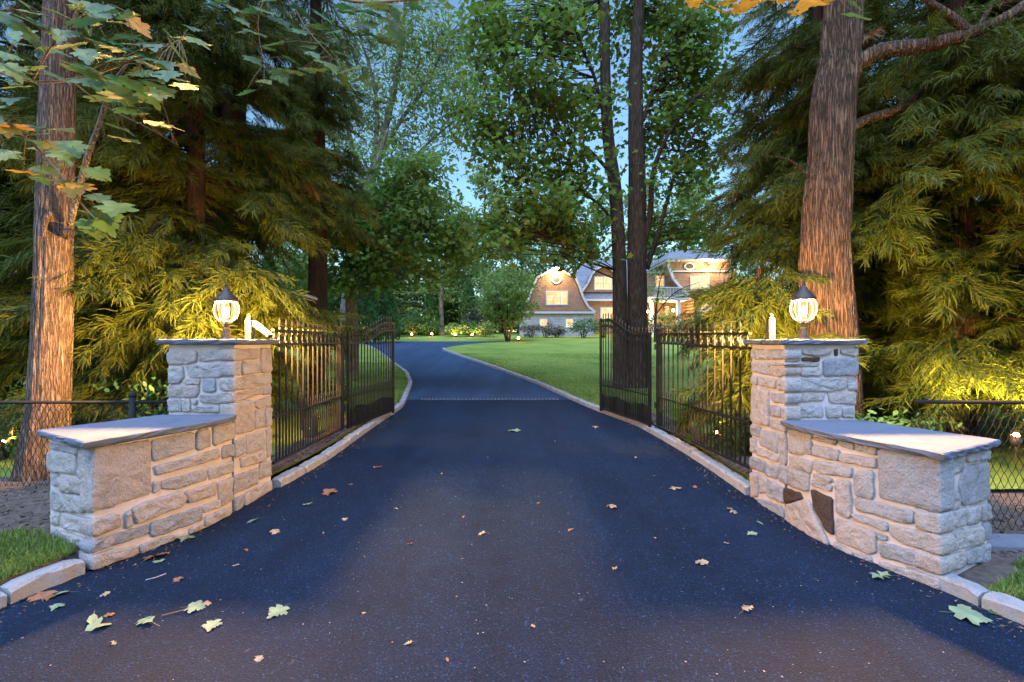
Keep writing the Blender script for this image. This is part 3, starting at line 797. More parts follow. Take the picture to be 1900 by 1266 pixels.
def iron_panel(root, p0, p1, n, ztop, leaf=False, zb=(0.27, 0.27), zm=(0.77, 0.77)):
    fb = lambda s: zb[0] + (zb[1]-zb[0])*s
    fm = lambda s: zm[0] + (zm[1]-zm[0])*s
    zbot = zb[0]
    p0 = Vector((*p0, 0)); p1 = Vector((*p1, 0)); d = p1 - p0; L = d.length; t = d/L; up = Vector((0, 0, 1))
    def at_(s, z): return p0 + d*s + up*z
    mesh = {}
    nseg = 16 if leaf else 1
    for name, zf in (('top_rail', lambda s: ztop(s)), ('ring_rail', lambda s: ztop(s) - 0.155), ('middle_rail', fm), ('bottom_rail', fb)):
        mb = MB()
        k = nseg if 'top' in name or 'ring' in name else 1
        for i in range(k):
            a, b = i/k, (i+1)/k
            e = 0.0 if i == 0 or i == k-1 else 0.004/L
            mb.bar(at_(a - e, zf(a)), at_(b + e, zf(b)), 0.034, 0.024)
        mb.build(name, M_IRON, root)
    if leaf:
        for s in (0, 1):
            mb = MB(); mb.bar(at_(s, zbot-.06), at_(s, ztop(s) + 0.03), 0.042, 0.042, up=t); mb.build('stile', M_IRON, root)
    sp = 1.0/(n+1)
    cache = {}
    for i in range(n):
        s = sp*(i+1); zt = (round(ztop(s), 2), round(fb(s), 2)); c = at_(s, 0)
        if zt not in cache:
            key, zt, zl = zt, zt[0], zt[1]
            mb = MB(); mb.bar((0, 0, zl), (0, 0, zt+.035), 0.0165, 0.0165, up=(1, 0, 0)); spear(mb, (0, 0, zt+.035), .014, .105)
            o = mb.build('picket', M_IRON, root); cache[key] = o.data
        else:
            o = bpy.data.objects.new('picket', cache[zt]); C.objects.link(o); o.parent = root
        o.matrix_parent_inverse = Matrix.Translation(-root.location); o.location = c; o.rotation_euler = (0, 0, math.atan2(t.y, t.x))
    short = {}
    for i in range(n+1):
        sx = sp*(i+.5); c = at_(sx, 0); key = (round(fb(sx), 2), round(fm(sx), 2))
        if key not in short:
            mb = MB(); mb.bar((0, 0, key[0]), (0, 0, key[1]+.05), 0.014, 0.014, up=(1, 0, 0)); spear(mb, (0, 0, key[1]+.05), .011, .085)
            o = mb.build('short_picket', M_IRON, root); short[key] = o.data
        else:
            o = bpy.data.objects.new('short_picket', short[key]); C.objects.link(o); o.parent = root
        o.matrix_parent_inverse = Matrix.Translation(-root.location); o.location = c; o.rotation_euler = (0, 0, math.atan2(t.y, t.x))
    ringm = None; rr = min(0.066, L*sp*0.5 - 0.012)
    for i in range(n+1):
        s = sp*(i+.5)
        if ringm is None:
            mb = MB(); mb.ring((0, 0, 0), rr, 0.012, (1, 0, 0), (0, 0, 1)); o = mb.build('ring', M_IRON, root); ringm = o.data
        else:
            o = bpy.data.objects.new('ring', ringm); C.objects.link(o); o.parent = root
        o.matrix_parent_inverse = Matrix.Translation(-root.location); o.location = at_(s, ztop(s) - 0.078); o.rotation_euler = (0, 0, math.atan2(t.y, t.x))
    if leaf:
        mb = MB(); nrm = Vector((t.y, -t.x, 0))*0.02
        H = 0.33
        for i in range(int(L/0.036)):
            s = (i+.5)*0.036/L; h = zbot + H*(0.92 + 0.1*math.sin(i*.21) )
            mb.bar(at_(s, zbot-.02) + nrm, at_(s, h) + nrm, 0.012, 0.003, up=t)
        for k in range(12):
            z = zbot + H*k/12
            mb.bar(at_(0.02, z) + nrm*1.1, at_(0.98, z) + nrm*1.1, 0.003, 0.010)
        o = mb.build('mesh_screen', M_WIRE, root); o['kind'] = 'stuff'

def gate_post(loc, h, label):
    root = empty('gate_post', (loc[0], loc[1], 0.1)); tag(root, label, 'gate post', 'black gate posts')
    x, y = loc
    mb = MB(); mb.box((x-.043, y-.043, 0.0), (x+.043, y+.043, h)); mb.build('shaft', M_IRON, root)
    mb = MB(); mb.box((x-.06, y-.06, h+.001), (x+.06, y+.06, h+.02))
    mb.lathe([(0.03, h+.02), (0.018, h+.035), (0.034, h+.06), (0.038, h+.08), (0.028, h+.105), (0.001, h+.12)], (x, y, 0), 12); mb.build('ball_cap', M_IRON, root, True)
    for z in (0.5, 1.5):
        mb = MB(); mb.tube([(x + (.05 if x < 0 else -.05), y+.062, z-.05), (x + (.05 if x < 0 else -.05), y+.062, z+.05)], 0.018, 8); mb.build('hinge', M_IRON, root)

def scurve(a, b):
    def f(s):
        k = min(1, max(0, (s-0.22)/0.62)); k = k*k*(3-2*k); return a + (b-a)*k
    return f
fl = empty('iron_fence', (-2.7, 6.5, 0.15)); tag(fl, 'black wrought iron fence panel with rings between the camera pier and its post', 'fence')
iron_panel(fl, (-2.60, 5.27), (-2.79, 7.87), 13, lambda s: 1.72, False, (.27, .17), (.77, .69))
fr = empty('iron_fence', (2.5, 6.6, 0.15)); tag(fr, 'bronze lit iron fence panel with rings beside the lantern and big trunk', 'fence')
iron_panel(fr, (2.46, 5.01), (2.52, 8.24), 13, lambda s: 1.68 + .04*s, False, (.29, .15), (.76, .64))
gate_post((-2.80, 7.93), 1.80, 'square black post holding the gate leaf beside the curving lawn edge')
gate_post((2.52, 8.3), 1.80, 'square black post holding the gate leaf in front of the house')
gl = empty('iron_gate', (-2.5, 7.6, 0.2)); tag(gl, 'open black iron gate leaf with upswept top in front of hedges', 'gate')
iron_panel(gl, (-2.72, 8.06), (-2.46, 10.05), 15, scurve(1.72, 1.97), True, (.17, .17), (.68, .68))
gr = empty('iron_gate', (2.0, 7.2, 0.2)); tag(gr, 'open black iron gate leaf with upswept top in front of the twin trunk tree', 'gate')
iron_panel(gr, (2.40, 8.44), (1.93, 10.55), 15, scurve(1.72, 2.06), True, (.14, .14), (.655, .655))

# gate operators and small boxes by the posts
def box_thing(name, loc, size, label, cat, mat=M_BLACK):
    x, y, z = loc; w, d, h = size
    root = empty(name, (x, y, z)); tag(root, label, cat)
    mb = MB(); e = 0.012
    mb.prism([(x-w/2+e, y-d/2), (x+w/2-e, y-d/2), (x+w/2, y-d/2+e), (x+w/2, y+d/2-e), (x+w/2-e, y+d/2), (x-w/2+e, y+d/2), (x-w/2, y+d/2-e), (x-w/2, y-d/2+e)], z, z+h); mb.build('housing', mat, root)
    mb = MB(); mb.prism([(x-w*.45, y-d*.45), (x+w*.45, y-d*.45), (x+w*.45, y+d*.45), (x-w*.45, y+d*.45)], z+h+.001, z+h+.02); mb.build('lid', mat, root)
    mb = MB(); mb.box((x-.01, y-d/2-.012, z+h*.55), (x+.01, y-d/2-.001, z+h*.62)); mb.build('latch', M_PLASTIC, root)
    return root
box_thing('gate_operator', (-3.02, 7.3, 0.10), (.16, .16, .34), 'dark box of the gate operator behind the black fence bars', 'gate operator')
box_thing('gate_operator', (2.70, 7.6, 0.10), (.14, .14, .30), 'rusty brown operator box on the ground behind the lit fence bars', 'gate operator', M_BRONZE)

# ------------------------------------------------------------------ lanterns, posts and cameras on the piers
def lamp_glass():
    m = bpy.data.materials.new('lantern_glass'); m.use_nodes = True; nt = m.node_tree; nt.nodes.clear()
    o = nd(nt, 'ShaderNodeOutputMaterial'); e = nd(nt, 'ShaderNodeEmission'); t = nd(nt, 'ShaderNodeBsdfTransparent'); mx = nd(nt, 'ShaderNodeMixShader')
    e.inputs[0].default_value = (1.0, 0.52, 0.13, 1); e.inputs[1].default_value = .34
    t.inputs[0].default_value = (1, 0.97, 0.9, 1); mx.inputs[0].default_value = 0.35
    nt.links.new(t.outputs[0], mx.inputs[1]); nt.links.new(e.outputs[0], mx.inputs[2]); nt.links.new(mx.outputs[0], o.inputs[0]); return m
M_GLASS = lamp_glass()
M_BULB = emit('lit_bulb', (1.0, 0.66, 0.28), 6.0)
def point_light(name, loc, power, col=LAMP_WARM, r=0.03, parent=None):
    l = bpy.data.lights.new(name, 'POINT'); l.energy = power; l.color = col; l.shadow_soft_size = r
    o = bpy.data.objects.new(name, l); C.objects.link(o); o.location = loc
    if parent is not None:
        o.parent = parent; o.matrix_parent_inverse = Matrix.Translation(-parent.location)
    return o
LANTERN_W = 540.0
def lantern(loc, label, power):
    x, y, z = loc
    root = empty('pier_lantern', loc); tag(root, label, 'lantern', 'lit lanterns on the gate piers')
    mb = MB(); mb.lathe([(.001, 0), (.062, 0), (.060, .012), (.046, .03), (.042, .05), (.036, .085), (.024, .105), (.03, .115), (.03, .125), (.018, .14), (.016, .155)], loc, 16); mb.build('base', M_BRONZE, root, True)
    mb = MB(); mb.lathe([(.016, .155), (.04, .165), (.058, .172), (.058, .18), (.03, .186), (.001, .186)], loc, 16); mb.build('collar', M_BRONZE, root, True)
    prof = [(.052, .183), (.082, .205), (.104, .245), (.112, .290), (.108, .335), (.092, .372)]
    mb = MB(); mb.lathe(prof, loc, 24); mb.build('glass', M_GLASS, root, True)
    for k in range(6):
        a = math.pi*2*k/6 + .3
        mb = MB(); mb.tube([(x + (r+.004)*math.cos(a), y + (r+.004)*math.sin(a), z + h) for r, h in prof], .0075, 5); mb.build('rib', M_BRONZE, root)
    mb = MB(); mb.lathe([(.001, .374), (.098, .374), (.112, .380), (.114, .39), (.098, .412), (.070, .445), (.048, .468), (.034, .485), (.030, .50), (.018, .512), (.013, .53), (.018, .542), (.010, .556), (.002, .58)], loc, 18); mb.build('roof', M_BRONZE, root, True)
    for k in range(3):
        a = math.pi*2*k/3
        bx, by = x + .03*math.cos(a), y + .03*math.sin(a)
        mb = MB(); mb.lathe([(.001, .215), (.008, .216), (.009, .26), (.013, .275), (.011, .30), (.002, .325)], (bx, by, z), 8); mb.build('bulb', M_BULB, root, True)
    point_light('lantern_light', (x, y, z+.325), power, LAMP_WARM, 0.06, root)
lantern((-2.86, 4.86, 1.617), 'glowing round lantern on the pier with the security camera', LANTERN_W)
lantern((2.80, 4.66, 1.615), 'glowing round lantern standing in front of the broad tree trunk', LANTERN_W)

def cap_post(loc, label):
    x, y, z = loc; root = empty('sensor_post', loc); tag(root, label, 'post', 'short posts on the pier caps')
    mb = MB(); mb.box((x-.03, y-.03, z), (x+.03, y+.03, z+.20)); mb.build('shaft', M_WOODPOST, root)
    mb = MB(); mb.lathe([(.036, .201), (.036, .21), (.016, .222), (.022, .235), (.02, .25), (.002, .262)], loc, 10); mb.build('finial', M_WOODPOST, root, True)
M_WOODPOST = plain('weathered_wood', (0.026, 0.019, 0.014), 0.8, var=0.3, scale=20, bmp=0.4)
cap_post((-2.70, 4.99, 1.617), 'short wooden post holding the camera beside the lantern')
cap_post((2.57, 4.82, 1.615), 'short wooden post beside the lantern next to the fence bars')

def bullet_camera(base, tip, foot, label):
    base = Vector(base); tip = Vector(tip)
    root = empty('security_camera', foot); tag(root, label, 'camera')
    d = (tip-base).normalized()
    mb = MB(); mb.tube([base, base + d*.01, tip - d*.012, tip], [.018, .023, .023, .021], 14); mb.build('body', M_PLASTIC, root, True)
    mb = MB(); mb.tube([tip + d*.001, tip + d*.006], .017, 14); mb.build('lens', M_BLACK, root)
    up = Vector((0, 0, 1)); sd = d.cross(up).normalized(); uu = sd.cross(d)
    mb = MB(); mb.bar(base + uu*.027 + d*.01, tip + uu*.027 + d*.02, .046, .005, up=uu); mb.build('sunshield', M_PLASTIC, root)
    m = base + (tip-base)*.35
    mb = MB(); mb.tube([Vector(foot), Vector(foot)*.5 + m*.5 + up*.012, m - uu*.021], .009, 8); mb.build('bracket', M_PLASTIC, root)
bullet_camera(at(468, 598, 5.0), at(501, 624, 4.88), (-2.672, 4.99, 1.76), 'white bullet camera angled down from the post by the lantern')

pole = empty('camera_pole', (-3.43, 8.1, 0.1)); tag(pole, 'slim dark pole carrying a small camera behind the fence bars', 'pole')
pp = at(563, 560, 8.1)
mb = MB(); mb.bar((pp.x, 8.1, 0.05), (pp.x, 8.1, at(0, 552, 8.1).z), .05, .05, up=(1, 0, 0)); mb.build('shaft', M_IRON, pole)
mb = MB(); mb.lathe([(.034, 0), (.034, .012), (.002, .03)], (pp.x, 8.1, at(0, 552, 8.1).z + .001), 8); mb.build('cap', M_IRON, pole)
bullet_camera(at(588, 556, 8.15), at(566, 549, 7.95), (pp.x, 8.07, at(0, 556, 8.1).z), 'white bullet camera at the top of the slim pole')

# ------------------------------------------------------------------ leaf shapes
def maple_outline():
    half = [(0.0, 0.0), (-0.10, 0.16), (-0.02, 0.42), (0.16, 0.30), (0.22, 0.52), (0.36, 0.56), (0.40, 0.42), (0.52, 0.40), (0.47, 0.24), (0.60, 0.30), (0.70, 0.22), (0.72, 0.12), (0.86, 0.10)]
    pts = half + [(1.0, 0.0)] + [(x, -y) for x, y in reversed(half[1:])]
    return pts
def leaf_template(pts, centre=(0.30, 0.0), droop=0.18, fold=0.10):
    v = [(x, y) for x, y in pts] + [centre]; n = len(pts)
    vv = np.array([(x, y, -droop*(x*x*0.6 + y*y*1.2) + fold*abs(y)) for x, y in v], dtype=float)
    tt = np.array([(n, i, (i+1) % n) for i in range(n)])
    return vv, tt
MAPLE_V, MAPLE_T = leaf_template(maple_outline())
MAPLE_LO_V, MAPLE_LO_T = leaf_template([(0, 0), (-.05, .38), (.2, .28), (.42, .52), (.5, .24), (.72, .22), (1, 0), (.72, -.22), (.5, -.24), (.42, -.52), (.2, -.28), (-.05, -.38)])
OVAL_V, OVAL_T = leaf_template([(0, 0), (.2, .16), (.5, .22), (.8, .13), (1, 0), (.8, -.13), (.5, -.22), (.2, -.16)], (.45, 0))
OAK_V, OAK_T = leaf_template([(0, 0), (.15, .10), (.22, .26), (.34, .10), (.48, .34), (.58, .13), (.74, .26), (.80, .10), (1, 0), (.80, -.10), (.74, -.26), (.58, -.13), (.48, -.34), (.34, -.10), (.22, -.26), (.15, -.10)], (.45, 0), .1, .12)
DIA_V = np.array([(0, 0, 0), (.45, .28, -.05), (1, 0, -.14), (.45, -.28, -.05)], float); DIA_T = np.array([(0, 1, 2), (0, 2, 3)])

def spray_template(seed, L=0.55, n=20):
    """drooping cord-like cedar shoots along a short stem (x forward, z up)"""
    r = np.random.default_rng(seed); vs = []; ts = []
    def strand(p, d, length, w, curl):
        d = d/np.linalg.norm(d); seg = 3 if w > .0038 else 2; b = len(vs); q = p.copy(); dd = d.copy()
        side = np.cross(dd, r.normal(size=3)); side /= np.linalg.norm(side)
        ww = [w, w*1.1, w*.8, 0]
        for i in range(seg+1):
            if i < seg: vs.append(q - side*ww[i]); vs.append(q + side*ww[i])
            else: vs.append(q)
            dd = dd + np.array([0, 0, curl/seg]); dd /= np.linalg.norm(dd); q = q + dd*length/seg
        for i in range(seg-1):
            ts.append((b+2*i, b+2*i+1, b+2*i+3)); ts.append((b+2*i, b+2*i+3, b+2*i+2))
        ts.append((b+2*seg-2, b+2*seg-1, b+2*seg))
        return q
    for i in range(n):
        t = (i + r.uniform(0, .8))/n; p = np.array([L*t, 0, -0.22*L*t*t])
        for sgn in (-1, 1):
            if r.random() < 0.08: continue
            a = r.uniform(.25, .8); ln = (0.25 - 0.10*t)*r.uniform(.7, 1.3)
            d = np.array([math.cos(a), sgn*math.sin(a), r.uniform(0, .45)])
            strand(p, d, ln, 0.0040, r.uniform(-1.9, -.7))
            for _ in range(3):
                if r.random() < .8: strand(p + d*ln*r.uniform(.1, .5), d + r.normal(size=3)*.26, ln*r.uniform(.5, .75), 0.0037, r.uniform(-1.8, -.6))
    strand(np.zeros(3), np.array([1, 0, -.05]), L*1.1, 0.008, -.35)
    return np.array(vs), np.array(ts)
SPRAYS = [spray_template(s) for s in (1, 2, 3, 4)]

# ------------------------------------------------------------------ tree builders
def trunk_rough(amp, k1=17, k2=29, seed=0.0, flare=0.0):
    def f(an, t, r, p):
        n = mnoise.noise((math.cos(an)*3.2+seed, math.sin(an)*3.2, p.z*.5))
        ridge = mnoise.noise((math.cos(an)*k1*.55, math.sin(an)*k1*.55 + seed, p.z*1.1)) 
        fine = mnoise.noise((math.cos(an)*k2*.6 + seed, math.sin(an)*k2*.6, p.z*2.6))
        return r*(1 + 0.05*n) + amp*(ridge*0.9 + fine*0.6)
    return f

def smooth_path(pts, rad, n):
    """Catmull-Rom resample of points and radii"""
    P_ = [Vector(p) for p in pts]; out = []; ro = []
    m = len(P_)-1
    for k in range(n+1):
        t = k/n*m; i = min(int(t), m-1); t -= i
        p0, p1, p2, p3 = P_[max(i-1, 0)], P_[i], P_[i+1], P_[min(i+2, m)]
        out.append(0.5*((2*p1) + (p2-p0)*t + (2*p0-5*p1+4*p2-p3)*t*t + (3*p1-p0-3*p2+p3)*t**3))
        ro.append(rad[i] + (rad[i+1]-rad[i])*t)
    return out, ro

def leaf_cloud(blobs, size, seed, per=14, cr=0.42, flat=0.45, tmpl=None, jitter=0.6):
    """blobs: (centre, radii, clumps). returns arrays and clump centres"""
    r = np.random.default_rng(seed); pos = []; nrm = []; cen = []
    for c, rad, k in blobs:
        c = np.array(c, float); rad = np.array(rad, float)
        d = unit(r.normal(size=(k, 3))); rr = r.random(k)**(1/2.2)
        cc = c + d*rad*rr[:, None]
        cen.append(cc)
        m = r.poisson(per, k) + 2
        idx = np.repeat(np.arange(k), m)
        off = r.normal(size=(len(idx), 3))*np.array([cr, cr, cr*flat])*0.6
        pos.append(cc[idx] + off)
        nn = np.array([0, 0, 1.0]) + 0.45*unit(off) + 0.25*d[idx] + r.normal(size=(len(idx), 3))*jitter*0.6
        nrm.append(nn)
    pos = np.concatenate(pos); nrm = unit(np.concatenate(nrm)); cen = np.concatenate(cen)
    xd = r.normal(size=pos.shape); xd[:, 2] = -np.abs(xd[:, 2])*0.7
    R = frames(xd, nrm); sc = size*r.uniform(.65, 1.25, len(pos))
    v, t = scatter_arrays(tmpl[0], tmpl[1], pos, R, sc)
    return v, t, cen

def twig_mesh(mb, cen, skel, r0=0.018, every=1, seed=0):
    """joins clump centres to the nearest lower point of the limb skeleton"""
    r = random.Random(seed); sk = np.array([(p.x, p.y, p.z) for p in skel])
    for c in cen[::every]:
        dz = c[2] - sk[:, 2]
        d = np.linalg.norm(sk - c, axis=1) + np.where(dz < 0, 3.0, 0.0) + 0.35*np.abs(dz - 0.4)
        a = Vector(sk[int(np.argmin(d))]); b = Vector(c); L = (b-a).length
        if L < 0.05: continue
        m = a.lerp(b, .5) + Vector((r.uniform(-1, 1), r.uniform(-1, 1), r.uniform(.2, 1.2)))*L*.09
        mb.tube([a, m, b], [r0*min(1.6, .5+L*.35), r0*.7, r0*.3], 4, cap=False)

def deciduous(name, label, base, limbs, blobs, leafmat, barkmat, size, seed, per=14, cr=.42, tmpl=None, cat='tree', group=None, tw=0.018, trunk_n=14, rough=0.012, extra=None, every=1):
    root = empty(name, base); tag(root, label, cat, group)
    mb = MB(); skel = []
    for li, (pts, rad) in enumerate(limbs):
        n = max(6, int(sum((Vector(pts[i+1])-Vector(pts[i])).length for i in range(len(pts)-1))/.25))
        P_, R_ = smooth_path(pts, rad, n)
        big = max(rad) > 0.12
        mb.tube(P_, R_, trunk_n if big else 7, rough=trunk_rough(rough, seed=seed*1.7+li) if big else None)
        skel += P_[len(P_)//4:]
    v, t, cen = leaf_cloud(blobs, size, seed, per, cr, .45, tmpl or (MAPLE_LO_V, MAPLE_LO_T))
    twig_mesh(mb, cen, skel, tw, every, seed)
    mb.build('trunk', barkmat, root, True)
    me = mesh_from_arrays('crown', v, t, [leafmat]); o = link_mesh('crown', me, root); o['kind'] = 'stuff'
    return root

def copy_thing(root, loc, rz, sc, label, group=None):
    r = root.copy(); C.objects.link(r)
    r.location = loc; r.rotation_euler = (0, 0, rz); r.scale = (sc, sc, sc*rnd.uniform(.92, 1.1)) if not hasattr(sc, '__len__') else sc
    r['label'] = label
    if group: r['group'] = group
    for ch in root.children:
        c = ch.copy(); C.objects.link(c); c.parent = r; c.matrix_parent_inverse = ch.matrix_parent_inverse.copy()
    return r

def conifer(label, base, H, R0, zb, seed, density=1.0, trunk_r=0.13, group='tall drooping conifers around the gates', gaps=()):
    r = np.random.default_rng(seed); bx, by, bz = base
    root = empty('cedar_tree', base); tag(root, label, 'tree', group)
    P_, R_ = smooth_path([(bx, by, bz-.1), (bx+.03, by, bz+H*.3), (bx-.05, by+.05, bz+H*.7), (bx, by, bz+H)], [trunk_r*1.2, trunk_r, trunk_r*.55, .03], 40)
    mb = MB(); mb.tube(P_, R_, 14, rough=trunk_rough(.012, seed=seed)); 
    S_pos, S_x, S_up, S_sc, S_id = [], [], [], [], []
    z = zb; up = np.array([0, 0, 1.0])
    while z < H*.98:
        fr = z/H; RR = R0*(1 - fr**1.6)*r.uniform(.65, 1.12)
        if fr < .12: RR *= .8
        a = r.uniform(0, 2*math.pi) if r.random() > .3 else r.normal(-1.57, .7); dirv = np.array([math.cos(a), math.sin(a), 0])
        p0 = np.array([bx, by, bz + z]); n = 6; pts = []
        rise = r.uniform(-.05, .35)
        for k in range(n+1):
            t = k/n
            pts.append(p0 + dirv*RR*t + up*(rise*RR*t - 0.42*RR*t*t) + r.normal(size=3)*.03*(k > 0))
        br = max(.012, .035*RR/2)
        mb.tube([Vector(p) for p in pts], [br*(1-.8*k/n) for k in range(n+1)], 5, cap=False)
        high = bz + z > 7.6
        ns = int((5 + RR*12)*density*(0.3 if high else 1))
        for _ in range(ns):
            t = 1 - abs(r.normal(0, .36)) if r.random() < .7 else r.random(); t = min(1, max(.06, t))
            k = min(n-1, int(t*n)); q = pts[k] + (pts[k+1]-pts[k])*(t*n-k) + r.normal(size=3)*np.array([.13, .13, .10])
            b2 = a + r.normal(0, .75)
            dv = np.array([math.cos(b2), math.sin(b2), r.uniform(-.85, .12)])
            S_pos.append(q); S_x.append(dv); S_up.append(up + r.normal(size=3)*.4); S_sc.append(r.uniform(.85, 1.55)*(1.3 if high else 1)); S_id.append(r.integers(0, 4))
        z += r.uniform(.05, .12)*(1 if bz+z < 7.6 else 1.9)/density**.5
    mb.build('trunk', M_CEDAR_BARK, root, True)
    S_pos = np.array(S_pos); S_x = np.array(S_x); S_up = np.array(S_up); S_sc = np.array(S_sc); S_id = np.array(S_id)
    V, Tt, b = [], [], 0
    for k in range(4):
        m = S_id == k
        v, t = scatter_arrays(SPRAYS[k][0], SPRAYS[k][1], S_pos[m], frames(S_x[m], S_up[m]), S_sc[m])
        V.append(v); Tt.append(t + b); b += len(v)
    V = np.concatenate(V); Tt = np.concatenate(Tt)
    mi = np.zeros(len(Tt), dtype=np.int32)
    # a few browned sprays
    ns = sum((S_id == k).sum() for k in range(4)); start = 0
    for k in range(4):
        c = int((S_id == k).sum()); nt_ = len(SPRAYS[k][1])
        dead = r.random(c) < .003
        mi[start:start + c*nt_] = np.repeat(dead, nt_); start += c*nt_
    me = mesh_from_arrays('crown', V, Tt, [M_CEDAR, M_CEDAR_DEAD], mi)
    o = link_mesh('crown', me, root); o['kind'] = 'stuff'
    return root

# ------------------------------------------------------------------ conifers
conL = conifer('dark drooping cedar with lantern lit sprays behind the camera pier', (-5.05, 7.7, .1), 13, 2.1, .8, 21)
conR = copy_thing(conL, (6.95, 7.5, .1), 0.7, (1.16, 1.16, 1.0), 'drooping cedar with yellow lit sprays behind the right wing wall')
c2 = conifer('dark cedar with straight bare trunk rising behind the left fence panel', (-4.55, 11.3, g(11.3)), 15, 1.0, 4.6, 23, 1.0, .20)
conifer('young cedar glowing yellow behind the fence bars next to the pier', (3.42, 6.7, .1), 2.5, .50, .1, 29, 1.4, .03)
copy_thing(conL, (5.6, 8.9, .12), 2.1, (.93, .93, 1.0), 'cedar between the broad furrowed trunk and the twin trunk tree')
copy_thing(conL, (-8.2, 8.2, .12), 1.3, 1.0, 'cedar standing furthest left behind the maple trunk')
copy_thing(conL, (9.2, 8.4, .12), 4.0, 1.05, 'cedar furthest right at the edge beyond the wing wall')
copy_thing(c2, (7.4, 11.5, g(11.5)), 2.5, (1.6, 1.6, 1.0), 'bare stemmed cedar whose dark trunk shows right of the broad trunk')
copy_thing(c2, (-6.9, 12.0, g(12)), 4.4, (1.6, 1.6, 1.05), 'bare stemmed cedar rising behind the lantern lit cedar')

# ------------------------------------------------------------------ near maple (left) with leafy branches
def px_path(lst): return [at(*p) for p in lst]
root = empty('maple_tree', (-5.15, 5.3, .15)); tag(root, 'thick maple trunk beside the chain link fence with leafy branches overhead', 'tree')
mb = MB()
P_, R_ = smooth_path([at(62, 955, 5.3), at(74, 900, 5.3), at(90, 760, 5.3), at(98, 600, 5.3), at(102, 400, 5.3), at(107, 200, 5.3), at(114, 0, 5.3), at(120, -250, 5.3), at(140, -600, 5.3)], [.36, .25, .185, .172, .162, .150, .142, .13, .09], 190)
mb.tube(P_, R_, 150, rough=trunk_rough(.009, 24, 48, 3.1))
mb.build('trunk', M_MAPLE_BARK, root, True)
kn = at(118, 432, 5.14)
mb = MB(); mb.lathe([(.001, .055), (.03, .05), (.06, .02), (.075, -.02), (.06, -.05)], (0, 0, 0), 14)
mb.v = [(kn.x + x, kn.y - z*.9 + .03, kn.z + y*.8 + .06*math.sin(x*40)*.1) for x, y, z in mb.v]; mb.build('knot', M_DARK_BARK, root, True)
mb = MB(); P_, R_ = smooth_path([at(95, 395, 5.14), at(84, 410, 5.11), at(82, 440, 5.12)], [.03, .028, .02], 8); mb.tube(P_, R_, 8); mb.build('stub', M_MAPLE_BARK, root, True)
mb = MB(); P_, R_ = smooth_path([at(130, 420, 5.2), at(160, 300, 4.9), at(185, 230, 4.7), at(205, 165, 4.4), at(235, 120, 3.9)], [.03, .028, .022, .016, .01], 14); mb.tube(P_, R_, 7); mb.build('limb', M_PALE_BARK, root, True)

maple_me = {}
def leaf_mesh(kind, mat, k):
    key = (kind, mat.name, k)
    if key not in maple_me:
        r = np.random.default_rng(k*7+3)
        v, t = {'maple': (MAPLE_V, MAPLE_T), 'oval': (OVAL_V, OVAL_T), 'oak': (OAK_V, OAK_T)}[kind]
        v = v.copy(); v[:, 2] += r.normal(0, .02, len(v)) + .10*np.sin(v[:, 0]*3 + k)*v[:, 0]*(.5 + .5*(k % 3)/2); v[:, 1] *= r.uniform(.92, 1.12)
        v[:, 0] -= .35
        # leaf stalk as a thin strip
        n = len(v); st = np.array([(-.35, .008, 0), (-.35, -.008, 0), (-.75, .006, -.03), (-.75, -.006, -.03)])
        v = np.concatenate([v, st]); t = np.concatenate([t, np.array([(n, n+1, n+3), (n, n+3, n+2)])])
        maple_me[key] = mesh_from_arrays('leaf', v, t, [mat])
    return maple_me[key]

def leafy_branch(tree, paths, leaves, yellow, size, depth_of, seed, tilt=.35):
    """paths: twig polylines (px,py,d); leaves: px positions; each leaf its own object"""
    r = random.Random(seed)
    mb = MB()
    for pts, r0 in paths:
        P_, R_ = smooth_path(px_path(pts), [r0*(1-.75*i/(len(pts)-1)) for i in range(len(pts))], 4*len(pts)); mb.tube(P_, R_, 6)
    skel = [Vector(v) for v in mb.v]
    br = None
    lv = []
    more = [(x + r.uniform(-34, 34), y + r.uniform(-30, 26)) for x, y in leaves if r.random() < .75 and (x, y) not in yellow]
    for (px, py) in list(leaves) + more:
        d = depth_of(px, py) + r.uniform(-.25, .25); p = at(px, py, d)
        lv.append((p, (px, py) in yellow))
        q = min(skel, key=lambda s: (s-p).length + .4*max(0, p.z - s.z))
        if (q-p).length > .04:
            m = q.lerp(p, .5) + Vector((0, 0, .02)); mb.tube([q, m, p], [.0022, .0018, .0014], 4, cap=False)
    br = mb.build('branch', M_STEM, tree, True)
    for i, (p, yl) in enumerate(lv):
        me = leaf_mesh('maple', M_LEAF_YELLOW if yl else M_LEAF_NEAR, r.randrange(6))
        o = bpy.data.objects.new('leaf', me); C.objects.link(o); o.parent = br
        o.matrix_parent_inverse = Matrix.Translation(-tree.location)
        s = size*r.uniform(.6, 1.15)
        xd = Vector((r.uniform(.1, 1.0), r.uniform(-.8, .3), r.uniform(-.55, .05))).normalized()
        up = Vector((r.uniform(-.3, .3), r.uniform(-.75, -.1), 1)).normalized()
        y = up.cross(xd).normalized(); z = xd.cross(y)
        o.matrix_world = Matrix.Translation(p) @ Matrix((xd, y, z)).transposed().to_4x4() @ Matrix.Scale(s, 4)
        o.parent = br; o.matrix_parent_inverse = Matrix.Identity(4)
        M = Matrix.Translation(p) @ Matrix((xd, y, z)).transposed().to_4x4() @ Matrix.Scale(s, 4)
        o.matrix_basis = M
Z = 2.944
